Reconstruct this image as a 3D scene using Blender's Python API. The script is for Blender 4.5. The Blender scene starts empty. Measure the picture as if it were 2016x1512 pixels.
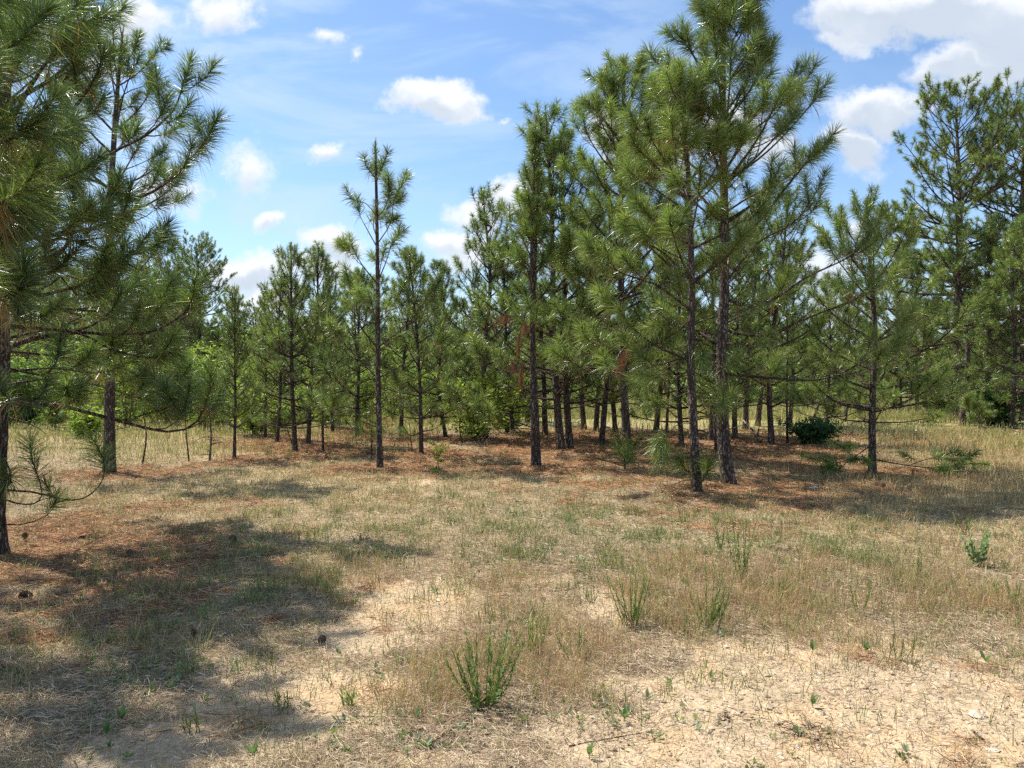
import bpy, math, random
import numpy as np
from mathutils import Vector
R = math.radians
SC = bpy.context.scene
COL = SC.collection
# ------------------------------------------------------------------ camera
F = 1515.0; HX, HY = 1008.0, 756.0; HORIZ = 735.0; CAMH = 1.6
TH = math.atan((HY - HORIZ) / F)
cam = bpy.data.cameras.new('camera'); cam.sensor_fit = 'HORIZONTAL'; cam.sensor_width = 36.0
cam.lens = 36.0 * F / 2016.0; cam.clip_start = 0.05; cam.clip_end = 3000
camo = bpy.data.objects.new('camera', cam); COL.objects.link(camo)
camo.location = (0, 0, CAMH); camo.rotation_euler = (R(90) - TH, 0, 0)
SC.camera = camo
SC.view_settings.view_transform = 'Standard'; SC.view_settings.look = 'None'
SC.view_settings.exposure = 0.74; SC.view_settings.gamma = 1.0
SC.render.engine = 'CYCLES'
SC.cycles.max_bounces = 6; SC.cycles.diffuse_bounces = 3; SC.cycles.glossy_bounces = 2
SC.cycles.transmission_bounces = 4; SC.cycles.transparent_max_bounces = 4
SC.cycles.use_denoising = False
SC.cycles.use_light_tree = False
# ------------------------------------------------------------------ sun + sky
SUN_EL = R(59); SUN_AZ = (-0.84, 0.54)
sdir = Vector((SUN_AZ[0] * math.cos(SUN_EL), SUN_AZ[1] * math.cos(SUN_EL), math.sin(SUN_EL))).normalized()
sun = bpy.data.lights.new('sun', 'SUN'); sun.energy = 4.6; sun.angle = R(0.55); sun.color = (1.0, 0.95, 0.86)
suno = bpy.data.objects.new('sun', sun); COL.objects.link(suno)
suno.rotation_euler = sdir.to_track_quat('Z', 'Y').to_euler()

world = bpy.data.worlds.new('World'); SC.world = world; world.use_nodes = True
class NT:
    def __init__(s, tree): s.t = tree; s.t.nodes.clear()
    def n(s, kind, **kw):
        nd = s.t.nodes.new(kind)
        for k, v in kw.items(): setattr(nd, k, v)
        return nd
    def l(s, a, b): s.t.links.new(a, b)
    def put(s, sock, v):
        if isinstance(v, bpy.types.NodeSocket): s.l(v, sock)
        else: sock.default_value = v
    def m(s, op, a, b=0.0, c=0.0, clamp=False):
        nd = s.n('ShaderNodeMath', operation=op, use_clamp=clamp)
        s.put(nd.inputs[0], a); s.put(nd.inputs[1], b); s.put(nd.inputs[2], c)
        return nd.outputs[0]
    def vm(s, op, a, b=(0, 0, 0), out=0):
        nd = s.n('ShaderNodeVectorMath', operation=op)
        s.put(nd.inputs[0], a); s.put(nd.inputs[1], b)
        return nd.outputs[out]
    def noise(s, vec, scale, detail=4, rough=0.55, out='Fac', dist=0.0):
        nd = s.n('ShaderNodeTexNoise')
        if vec is not None: s.l(vec, nd.inputs['Vector'])
        nd.inputs['Scale'].default_value = scale; nd.inputs['Detail'].default_value = detail
        nd.inputs['Roughness'].default_value = rough; nd.inputs['Distortion'].default_value = dist
        return nd.outputs[out]
    def mr(s, v, a, b, c=0.0, d=1.0, smooth=True):
        nd = s.n('ShaderNodeMapRange'); nd.interpolation_type = 'SMOOTHSTEP' if smooth else 'LINEAR'
        s.put(nd.inputs[0], v)
        for i, x in enumerate((a, b, c, d)): s.put(nd.inputs[1 + i], x)
        return nd.outputs[0]
    def mix(s, f, a, b, blend='MIX'):
        nd = s.n('ShaderNodeMix', data_type='RGBA', blend_type=blend)
        s.put(nd.inputs[0], f)
        for sk, v in ((nd.inputs[6], a), (nd.inputs[7], b)):
            if isinstance(v, tuple) and len(v) == 3: v = v + (1.0,)
            s.put(sk, v)
        return nd.outputs[2]
    def map(s, vec, scale=(1, 1, 1), loc=(0, 0, 0), rot=(0, 0, 0)):
        nd = s.n('ShaderNodeMapping'); s.l(vec, nd.inputs[0])
        nd.inputs[1].default_value = loc; nd.inputs[2].default_value = rot; nd.inputs[3].default_value = scale
        return nd.outputs[0]

def build_world():
    w = NT(world.node_tree)
    out = w.n('ShaderNodeOutputWorld'); bg = w.n('ShaderNodeBackground'); w.l(bg.outputs[0], out.inputs[0])
    sky = w.n('ShaderNodeTexSky', sky_type='NISHITA'); sky.sun_disc = False
    sky.sun_elevation = SUN_EL; sky.sun_rotation = math.atan2(SUN_AZ[0], SUN_AZ[1])
    sky.air_density = 1.0; sky.dust_density = 0.6; sky.ozone_density = 1.6
    STR = 0.115
    bg.inputs[1].default_value = STR
    tc = w.n('ShaderNodeTexCoord'); d = tc.outputs['Generated']
    sx = w.n('ShaderNodeSeparateXYZ'); w.l(d, sx.inputs[0])
    y = w.m('MAXIMUM', sx.outputs[1], 0.12)
    u = w.m('DIVIDE', sx.outputs[0], y); v = w.m('DIVIDE', sx.outputs[2], y)
    cb = w.n('ShaderNodeCombineXYZ'); w.l(u, cb.inputs[0]); w.l(v, cb.inputs[1]); uv = cb.outputs[0]
    wn = w.noise(uv, 9.0, 6, 0.6, 'Color')
    warp = w.vm('MULTIPLY', w.vm('SUBTRACT', wn, (0.5, 0.5, 0.5)), (0.13, 0.10, 0.0))
    p = w.vm('ADD', uv, warp)
    blobs = [  # pixel centre, radii, weight : where the clouds stand in this sky
        (1700, 35, 110, 70, 1.2), (1860, 30, 200, 75, 1.3), (2010, 60, 170, 110, 1.3), (1930, 140, 150, 60, 1.0), (1660, 85, 50, 40, .8),
        (1735, 225, 105, 52, 1.2), (1670, 280, 75, 60, 1.0), (1800, 205, 50, 32, .7), (1850, 150, 90, 42, .9), (1700, 320, 70, 30, .4),
        (860, 185, 95, 42, 1.15), (905, 205, 60, 25, .8), (980, 218, 30, 14, .6), (640, 290, 36, 30, .9), (540, 440, 42, 26, .9),
        (490, 320, 60, 55, .75), (270, 30, 75, 55, .9), (430, 28, 100, 48, .9), (650, 75, 45, 26, .6), (715, 95, 28, 20, .6),
        (490, 530, 110, 45, 1.2), (520, 590, 90, 45, 1.0), (670, 490, 65, 42, 1.0), (630, 540, 90, 45, .9),
        (870, 480, 80, 36, 1.0), (940, 430, 75, 42, 1.1), (1010, 395, 65, 42, 1.1), (960, 500, 140, 60, .9),
        (1185, 245, 60, 58, 1.1), (1280, 290, 120, 70, .9), (1420, 250, 120, 90, .8), (1500, 300, 100, 60, .8), (330, 380, 90, 55, .7),
        (1690, 450, 70, 40, .6), (1620, 550, 70, 60, .7), (1640, 620, 80, 45, .8), (200, 120, 90, 45, .6), (90, 60, 90, 60, .6)]
    acc = None; shd = None
    for px, py, rx, ry, wt in blobs:
        c = ((px - 1008) / F, (HORIZ - py) / F, 0)
        q = w.vm('MULTIPLY', w.vm('SUBTRACT', p, c), (F / rx / 1.25, F / ry / 1.25, 0))
        ln = w.vm('LENGTH', q, out=1)
        g = w.m('MULTIPLY', w.m('SUBTRACT', 1.0, ln, clamp=True), wt * 1.35)
        acc = g if acc is None else w.m('MAXIMUM', acc, g)
        sq = w.n('ShaderNodeSeparateXYZ'); w.l(q, sq.inputs[0])
        sh = w.m('MULTIPLY', w.m('SUBTRACT', 0.22 if px < 1500 else 0.60, w.m('MULTIPLY', sq.outputs[1], 1.3), clamp=True), g)
        shd = sh if shd is None else w.m('MAXIMUM', shd, sh)
    n1 = w.m('ADD', w.m('MULTIPLY', w.noise(uv, 8.0, 9, 0.68), .6), w.m('MULTIPLY', w.noise(uv, 30.0, 6, 0.65), .4))
    dens = w.m('ADD', acc, w.m('MULTIPLY', w.m('SUBTRACT', n1, 0.5), 2.1))
    # general fair-weather clouds for the rest of the sky (behind and beside)
    gn = w.noise(w.map(d, (1, 1, 2.2)), 2.6, 8, 0.58)
    back = w.mr(sx.outputs[1], 0.55, 0.25)
    dens2 = w.m('MULTIPLY', w.mr(gn, 0.52, 0.66), back)
    mask = w.mr(dens, 0.20, 0.88)
    mask = w.m('MAXIMUM', mask, dens2)
    # thin high cirrus veil
    cn = w.noise(w.map(uv, (1.3, 4.0, 1), rot=(0, 0, R(-14))), 2.2, 8, 0.6, dist=0.6)
    veil = w.m('MULTIPLY', w.mr(cn, 0.42, 0.64), w.mr(u, 0.55, -0.35, 0.12, 0.60))
    low = w.mr(v, 0.32, 0.0, 0.0, 0.45)
    veil = w.m('MAXIMUM', veil, w.m('MULTIPLY', low, w.mr(cn, 0.3, 0.6, 0.4, 1.0)))
    k = 1.0 / STR
    skyc = w.mix(0.0, sky.outputs[0], (1, 1, 1))
    skyc = w.mix(1.0, skyc, (SKYMUL[0], SKYMUL[1], SKYMUL[2]), 'MULTIPLY')
    c1 = w.mix(veil, skyc, (0.42 * k, 0.52 * k, 0.64 * k))
    n2 = w.noise(w.vm('ADD', uv, (0.35, 0.02, 0)), 5.5, 7, 0.6)
    inner = w.m('MULTIPLY', w.mr(shd, 0.05, 0.75), w.mr(n2, 0.20, 0.55, 0.35, 1.0))
    ccol = w.mix(inner, (0.61 * k, 0.63 * k, 0.66 * k), (0.40 * k, 0.45 * k, 0.52 * k))
    c2 = w.mix(w.m('MULTIPLY', mask, 0.97), c1, ccol)
    w.l(c2, bg.inputs[0])
SKYMUL = (0.80, 0.91, 1.0)
build_world()

# ------------------------------------------------------------------ projection helpers (a pixel of the photo -> a place on the ground)
CT, ST = math.cos(TH), math.sin(TH)
def ray(px, py):
    u = (px - HX) / F; v = (HY - py) / F
    return u, CT + v * ST, -ST + v * CT
def P(px, py, Y):
    a, b, c = ray(px, py); s = Y / b
    return np.array((a * s, Y, CAMH + c * s))
def _h(ix, iy, seed):
    n = (ix * 374761393 + iy * 668265263 + seed * 974711) & 0x7fffffff
    n = ((n ^ (n >> 13)) * 1274126177) & 0x7fffffff
    n = n ^ (n >> 16)
    return (n & 0xffffff) / float(0xffffff)
def vnoise(x, y, seed=0):
    x = np.asarray(x, float); y = np.asarray(y, float)
    xi = np.floor(x).astype(np.int64); yi = np.floor(y).astype(np.int64)
    fx = x - xi; fy = y - yi; fx = fx * fx * (3 - 2 * fx); fy = fy * fy * (3 - 2 * fy)
    a = _h(xi, yi, seed); b = _h(xi + 1, yi, seed); c = _h(xi, yi + 1, seed); d = _h(xi + 1, yi + 1, seed)
    return (a * (1 - fx) + b * fx) * (1 - fy) + (c * (1 - fx) + d * fx) * fy
def fbm(x, y, seed=0, oct=4, gain=0.5):
    s = 0; a = 1; t = 0; x = np.asarray(x, float); y = np.asarray(y, float)
    for o in range(oct):
        s = s + a * vnoise(x, y, seed + o * 17); t += a; a *= gain
        x = x * 2.03 + 11.3; y = y * 2.03 + 5.7
    return s / t
def height(x, y):
    x = np.asarray(x, float); y = np.asarray(y, float)
    h = (fbm(x * 0.16, y * 0.16, 3, 3) - 0.5) * 0.22 + (fbm(x * 0.9, y * 0.9, 8, 3) - 0.5) * 0.07
    h = h + (fbm(x * 4, y * 4, 21, 3) - 0.5) * 0.025
    # low shoulder behind the grove
    h = h + 0.12 * np.exp(-((y - 25 - 0.05 * x) / 2.5) ** 2) * np.clip((x + 4) / 6, 0, 1) * np.clip((16 - x) / 6, 0, 1)
    return h
def G(px, py):
    a, b, c = ray(px, py); Y = 10.0; z = 0.0
    for _ in range(12):
        s = (z - CAMH) / c; x = a * s; y = b * s
        z = 0.5 * z + 0.5 * float(height(x, y))
    return np.array((x, y, float(height(x, y))))
def sstep(v, a, b):
    t = np.clip((v - a) / (b - a), 0, 1); return t * t * (3 - 2 * t)

# ------------------------------------------------------------------ mesh helpers
def mesh_from(name, verts, loops, sizes, col=None, smooth=False, mat=None):
    me = bpy.data.meshes.new(name)
    verts = np.asarray(verts, np.float32); loops = np.asarray(loops, np.int32); sizes = np.asarray(sizes, np.int32)
    me.vertices.add(len(verts)); me.vertices.foreach_set('co', verts.ravel())
    me.loops.add(len(loops)); me.loops.foreach_set('vertex_index', loops)
    me.polygons.add(len(sizes)); st = np.zeros(len(sizes), np.int32); st[1:] = np.cumsum(sizes)[:-1]
    me.polygons.foreach_set('loop_start', st)
    me.polygons.foreach_set('use_smooth', np.full(len(sizes), smooth, bool))
    me.update(calc_edges=True)
    if col is not None:
        at = me.attributes.new('tone', 'FLOAT_COLOR', 'POINT')
        c = np.ones((len(verts), 4), np.float32); c[:, :3] = col
        at.data.foreach_set('color', c.ravel())
    if mat: me.materials.append(mat)
    return me
def link(name, data, parent=None, loc=None, **props):
    o = bpy.data.objects.new(name, data); COL.objects.link(o)
    if parent: o.parent = parent
    if loc is not None: o.location = tuple(float(v) for v in loc)
    for k, v in props.items():
        if v: o[k] = v
    return o
def copy_tree(o, parent=None):
    c = o.copy(); COL.objects.link(c)
    if parent: c.parent = parent
    for ch in o.children: copy_tree(ch, c)
    return c

class Wood:
    def __init__(s): s.v = []; s.l = []; s.z = []; s.c = []; s.nv = 0
    def tube(s, pts, rad, sides=6, jit=0.0, tone=(1, 1, 1), rng=None, cap=True):
        pts = np.asarray(pts, float); n = len(pts); rad = np.broadcast_to(np.asarray(rad, float), (n,))
        t = np.gradient(pts, axis=0); t /= np.linalg.norm(t, axis=1)[:, None] + 1e-9
        ref = np.array((0.31, 0.95, 0.05)) if abs(t[0][2]) > 0.7 else np.array((0, 0, 1.0))
        a = np.cross(t, ref); a /= np.linalg.norm(a, axis=1)[:, None] + 1e-9
        b = np.cross(t, a)
        ang = np.arange(sides) * 2 * math.pi / sides
        rr = rad[:, None] * np.ones(sides)
        if jit and rng is not None: rr = rr * (1 + jit * rng.uniform(-1, 1, rr.shape))
        ring = pts[:, None, :] + rr[..., None] * (np.cos(ang)[None, :, None] * a[:, None, :] + np.sin(ang)[None, :, None] * b[:, None, :])
        s.v.append(ring.reshape(-1, 3))
        i, j = np.meshgrid(np.arange(n - 1), np.arange(sides), indexing='ij')
        j2 = (j + 1) % sides
        q = np.stack([i * sides + j, i * sides + j2, (i + 1) * sides + j2, (i + 1) * sides + j], -1).reshape(-1, 4) + s.nv
        s.l.append(q.ravel()); s.z.append(np.full(len(q), 4))
        nv = n * sides
        if cap:
            s.l.append(np.arange(sides) + s.nv + (n - 1) * sides); s.z.append(np.array([sides]))
        s.c.append(np.tile(np.asarray(tone, float), (nv, 1)))
        s.nv += nv
    def mesh(s, name, mat):
        return mesh_from(name, np.concatenate(s.v), np.concatenate(s.l), np.concatenate(s.z), np.concatenate(s.c), True, mat)

def smooth_path(pts, step=0.12):
    pts = [np.asarray(p, float) for p in pts]
    if len(pts) < 3: 
        n = max(3, int(np.linalg.norm(pts[-1] - pts[0]) / step)); 
        return np.array([pts[0] + (pts[-1] - pts[0]) * i / (n - 1) for i in range(n)])
    ext = [2 * pts[0] - pts[1]] + pts + [2 * pts[-1] - pts[-2]]
    out = []
    for i in range(1, len(ext) - 2):
        p0, p1, p2, p3 = ext[i - 1:i + 3]
        n = max(2, int(np.linalg.norm(p2 - p1) / step))
        for k in range(n):
            t = k / n
            out.append(0.5 * ((2 * p1) + (-p0 + p2) * t + (2 * p0 - 5 * p1 + 4 * p2 - p3) * t * t + (-p0 + 3 * p1 - 3 * p2 + p3) * t ** 3))
    out.append(pts[-1])
    return np.array(out)
def curve_path(p0, az, e0, e1, L, n=7, pw=1.6, wob=0.0, rng=None):
    pts = [np.asarray(p0, float)]; ds = L / (n - 1)
    for i in range(n - 1):
        f = (i + 0.5) / (n - 1); e = e0 + (e1 - e0) * f ** pw
        if rng is not None: az = az + rng.uniform(-wob, wob); e = e + rng.uniform(-wob, wob) * 0.6
        pts.append(pts[-1] + ds * np.array((math.cos(e) * math.sin(az), math.cos(e) * math.cos(az), math.sin(e))))
    return np.array(pts)

# ------------------------------------------------------------------ materials
def new_mat(name):
    m = bpy.data.materials.new(name); m.use_nodes = True; return m, NT(m.node_tree)
def leaf_mat(name, rough=0.5, trans=0.35, mul=(1, 1, 1), spec=0.35, tmul=(1.0, 1.15, 0.55)):
    m, t = new_mat(name)
    out = t.n('ShaderNodeOutputMaterial'); b = t.n('ShaderNodeBsdfPrincipled'); tr = t.n('ShaderNodeBsdfTranslucent'); mx = t.n('ShaderNodeMixShader')
    a = t.n('ShaderNodeAttribute', attribute_name='tone')
    c = t.mix(1.0, a.outputs['Color'], mul, 'MULTIPLY')
    t.l(c, b.inputs['Base Color']); b.inputs['Roughness'].default_value = rough
    b.inputs['Specular IOR Level'].default_value = spec
    t.l(t.mix(1.0, c, tmul, 'MULTIPLY'), tr.inputs[0])
    mx.inputs[0].default_value = trans; t.l(b.outputs[0], mx.inputs[1]); t.l(tr.outputs[0], mx.inputs[2]); t.l(mx.outputs[0], out.inputs[0])
    return m
M_NEEDLE = leaf_mat('pine_needles', 0.36, 0.40, spec=0.7, tmul=(1.0, 1.16, .58))
M_LEAF = leaf_mat('broad_leaves', 0.5, 0.45, spec=0.3)
M_GRASS = leaf_mat('grass_blades', 0.65, 0.30, spec=0.2, tmul=(1, 1, 0.8))
M_STRAW = leaf_mat('dead_straw', 0.8, 0.12, spec=0.15, tmul=(1, 1, 1))
def bark_mat():
    m, t = new_mat('pine_bark')
    out = t.n('ShaderNodeOutputMaterial'); b = t.n('ShaderNodeBsdfPrincipled'); t.l(b.outputs[0], out.inputs[0])
    tc = t.n('ShaderNodeTexCoord'); o = tc.outputs['Object']
    a = t.n('ShaderNodeAttribute', attribute_name='tone')
    vo = t.n('ShaderNodeTexVoronoi', feature='DISTANCE_TO_EDGE'); vo.inputs['Scale'].default_value = 1.0
    wv = t.vm('ADD', t.map(o, (30, 30, 8)), t.vm('MULTIPLY', t.noise(o, 9, 3, out='Color'), (2.2, 2.2, 2.2)))
    t.l(wv, vo.inputs['Vector'])
    crack = t.mr(vo.outputs['Distance'], 0.02, 0.28)
    n = t.noise(t.map(o, (14, 14, 5)), 1.0, 5, 0.6)
    plate = t.mix(t.mr(n, 0.35, 0.65), (0.13, 0.098, 0.082), (0.30, 0.25, 0.22))
    c = t.mix(crack, (0.045, 0.033, 0.028), plate)
    t.l(t.mix(1.0, c, a.outputs['Color'], 'MULTIPLY'), b.inputs['Base Color'])
    b.inputs['Roughness'].default_value = 0.9; b.inputs['Specular IOR Level'].default_value = 0.2
    bp = t.n('ShaderNodeBump'); bp.inputs['Strength'].default_value = 0.9; bp.inputs['Distance'].default_value = 0.02
    t.l(t.m('ADD', crack, t.m('MULTIPLY', n, 0.5)), bp.inputs['Height']); t.l(bp.outputs[0], b.inputs['Normal'])
    return m
M_BARK = bark_mat()
def simple_mat(name, c1, c2, scale=20, rough=0.8, spec=0.2, bump=0.3):
    m, t = new_mat(name)
    out = t.n('ShaderNodeOutputMaterial'); b = t.n('ShaderNodeBsdfPrincipled'); t.l(b.outputs[0], out.inputs[0])
    tc = t.n('ShaderNodeTexCoord'); n = t.noise(tc.outputs['Object'], scale, 5, 0.6)
    t.l(t.mix(t.mr(n, 0.35, 0.65), c1, c2), b.inputs['Base Color'])
    b.inputs['Roughness'].default_value = rough; b.inputs['Specular IOR Level'].default_value = spec
    bp = t.n('ShaderNodeBump'); bp.inputs['Strength'].default_value = bump; bp.inputs['Distance'].default_value = 0.01
    t.l(n, bp.inputs['Height']); t.l(bp.outputs[0], b.inputs['Normal'])
    return m

# ------------------------------------------------------------------ needles
NG = [np.array(c) for c in ((0.125, 0.178, 0.048), (0.235, 0.290, 0.080), (0.335, 0.355, 0.120), (0.056, 0.102, 0.044))]
NB = np.array((0.25, 0.15, 0.05)); NR = np.array((0.26, 0.10, 0.045))
class Crown:
    """Collects brush-like shoots of needles; builds them as one mesh."""
    def __init__(s, rng): s.T = []; s.rng = rng; s.cand = []
    def tuft(s, p0, p1, nl=0.22, n=170, tint=None, droop=0.12, dead=0, w=0.0035, old=0.10):
        if tint is None: tint = s.rng.uniform(0, 1)
        s.T.append((*p0, *p1, nl, n, tint, droop, dead, w, old))
    def mesh(s, name, seg2=True, cut=None):
        rng = s.rng; T = np.array(s.T); cnt = T[:, 7].astype(int); idx = np.repeat(np.arange(len(T)), cnt); A = T[idx]; N = len(A)
        p0 = A[:, 0:3]; p1 = A[:, 3:6]; ax = p1 - p0; L = np.linalg.norm(ax, axis=1)[:, None] + 1e-6; ax = ax / L
        t = rng.uniform(0, 1, N) ** 0.8
        base = p0 + ax * L * t[:, None]
        r = rng.normal(size=(N, 3)); r -= (r * ax).sum(1)[:, None] * ax; r /= np.linalg.norm(r, axis=1)[:, None] + 1e-9
        al = np.radians(78 - 46 * t + rng.normal(0, 11, N)); tip = t > 0.88
        al[tip] = np.radians(rng.uniform(3, 48, tip.sum()))
        old = (t < 0.3) & (rng.uniform(0, 1, N) < A[:, 12] * 4); al[old] = np.radians(rng.uniform(85, 130, old.sum()))
        d = np.cos(al)[:, None] * ax + np.sin(al)[:, None] * r
        dead = A[:, 10] > 0.5
        if dead.any(): d[dead] = d[dead] * 0.5 + np.array((0, 0, -1.0)); d /= np.linalg.norm(d, axis=1)[:, None]
        nl = A[:, 6] * rng.uniform(0.75, 1.08, N) * np.where(tip, 0.9, 1.0)
        dr = A[:, 9] * rng.uniform(0.4, 1.6, N) + np.where(old, 0.35, 0)
        side = np.cross(d, rng.normal(size=(N, 3))); side /= np.linalg.norm(side, axis=1)[:, None] + 1e-9
        w = A[:, 11] * rng.uniform(0.8, 1.2, N)
        side = side * w[:, None] * 0.5
        dn = np.array((0, 0, -1.0))
        mid = base + d * (nl * 0.55)[:, None] + dn * (dr * nl * 0.22)[:, None]
        tp = base + d * nl[:, None] + dn * (dr * nl)[:, None]
        if seg2:
            V = np.stack([base - side, base + side, mid + side * 0.9, mid - side * 0.9, tp], 1).reshape(-1, 3)
            o = (np.arange(N) * 5)[:, None]; lp = (o + np.array([0, 1, 2, 3, 3, 2, 4])).ravel(); sz = np.tile([4, 3], N); k = 5
        else:
            V = np.stack([base - side, base + side, tp], 1).reshape(-1, 3)
            lp = np.arange(N * 3); sz = np.full(N, 3); k = 3
        ti = A[:, 8]; g = np.array(NG)
        f = np.clip(ti * 2, 0, 2)[:, None]
        c = np.where(f < 1, g[3] * (1 - f) + g[0] * f, g[0] * (2 - f) + g[1] * (f - 1))
        c = c * rng.uniform(0.7, 1.35, N)[:, None] * rng.uniform(.72, 1.35, len(T))[idx][:, None]
        yel = rng.uniform(0, 1, N) < 0.16; c[yel] = g[2] * rng.uniform(0.9, 1.25, yel.sum())[:, None]
        c[old] = NB * rng.uniform(0.5, 1.1, old.sum())[:, None]
        c[dead] = NR * rng.uniform(0.6, 1.3, dead.sum())[:, None]
        return V, lp, sz, np.repeat(c, k, 0)
    def build(s, name, seg2=True):
        V, lp, sz, c = s.mesh(name, seg2)
        if s.cand:
            W = Wood()
            for p, q, r in s.cand: W.tube([p, (np.array(p) + q) / 2, q], [r, r * 1.1, r * 0.4], 5, tone=(0.34, 0.23, 0.10))
            v2 = np.concatenate(W.v); l2 = np.concatenate(W.l) + len(V)
            V = np.concatenate([V, v2]); lp = np.concatenate([lp, l2]); sz = np.concatenate([sz, np.concatenate(W.z)]); c = np.concatenate([c, np.concatenate(W.c)])
        return mesh_from(name, V, lp, sz, c, False, M_NEEDLE)

class Par:
    """Habit of a pine."""
    def __init__(s, **k):
        s.nl = .22; s.n = 170; s.w = .0035; s.brush = .30; s.sub = .34; s.droop = .14; s.seg2 = True; s.candle = 0.15; s.old = .08; s.up = 70
        s.tint = (0, 1); s.submin = 0.3; s.submax = 0.8; s.side2 = True; s.__dict__.update(k)

def dress_limb(W, C, path, r0, par, rng, bare=0.35, dead=False, sides=6, lvl=0, dens=1.0):
    n = len(path); seg = np.linalg.norm(np.diff(path, axis=0), axis=1); s = np.concatenate([[0], np.cumsum(seg)]); L = s[-1]
    rad = r0 * (1 - 0.78 * (s / L) ** 0.9)
    W.tube(path, np.maximum(rad, 0.0035), sides if lvl == 0 else 5, jit=0.06, rng=rng, tone=(0.85, 0.78, 0.72))
    def at(q):
        q = np.clip(q, 0, L); i = min(np.searchsorted(s, q, 'right') - 1, n - 2); f = (q - s[i]) / (seg[i] + 1e-9)
        return path[i] + (path[i + 1] - path[i]) * f, (path[i + 1] - path[i]) / (seg[i] + 1e-9)
    big = 1.0 if lvl else 1.18
    bl = min(par.brush * big * rng.uniform(0.8, 1.2), L * 0.7)
    tint = rng.uniform(*par.tint)
    k = 2 if bl > 0.16 else 1
    for j in range(k):
        a, _ = at(L - bl + bl * j / k); b, _ = at(L - bl + bl * (j + 1) / k)
        C.tuft(a, b, par.nl * rng.uniform(.88, 1.08), par.n / k * (.45 if dead else 1) * (1.5 if not lvl and r0 > .0125 else 1.0), tint, par.droop, 1 if dead else 0, par.w, par.old if j == 0 else 0.0)
    if rng.uniform() < par.candle and not dead:
        p, tdir = at(L); up = tdir * 0.4 + np.array((0, 0, 1.0)); up /= np.linalg.norm(up)
        for _ in range(rng.integers(1, 4)):
            o = rng.normal(0, .12, 3); C.cand.append((p, p + (up + o) * rng.uniform(.05, .13), 0.006))
    if lvl < 2:
        q = L * bare + rng.uniform(0, par.sub); sgn = 1 if rng.uniform() < .5 else -1
        while q < L - bl * 0.55:
            if rng.uniform() < dens:
                p, tdir = at(q); az = math.atan2(tdir[0], tdir[1]); el = math.asin(np.clip(tdir[2], -1, 1))
                f = (q / L - bare) / (1 - bare + 1e-6)
                l2 = (par.submin + (par.submax - par.submin) * (1 - f)) * rng.uniform(0.75, 1.2) * (0.55 if lvl else 1.0)
                l2 = min(l2, L * 0.6)
                if el > R(55): az2 = rng.uniform(0, 2 * math.pi); e0 = R(30)
                else: az2 = az + sgn * R(rng.uniform(35, 70)); e0 = el * 0.6 + R(rng.uniform(-12, 14))
                pth = curve_path(p, az2, e0, R(par.up + rng.uniform(-25, 12)), l2, 6, 1.5, 0.10, rng)
                i = min(np.searchsorted(s, q), n - 1)
                dress_limb(W, C, pth, min(rad[i] * 0.7, 0.014 + 0.01 * l2), par, rng, 0.4, dead, lvl=lvl + 1 if l2 > 0.55 and par.side2 else 2)
            sgn = -sgn; q += par.sub * rng.uniform(0.6, 1.3)

def trunk_tube(W, path, r0, rng, rtop=0.018, flare=0.55, sides=12):
    n = len(path); s = np.concatenate([[0], np.cumsum(np.linalg.norm(np.diff(path, axis=0), axis=1))]); L = s[-1]
    rad = rtop + (r0 - rtop) * (1 - s / L) ** 0.8; rad = rad * (1 + flare * np.exp(-s / 0.20))
    W.tube(path, rad, sides, jit=0.06, rng=rng)
    return rad

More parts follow.
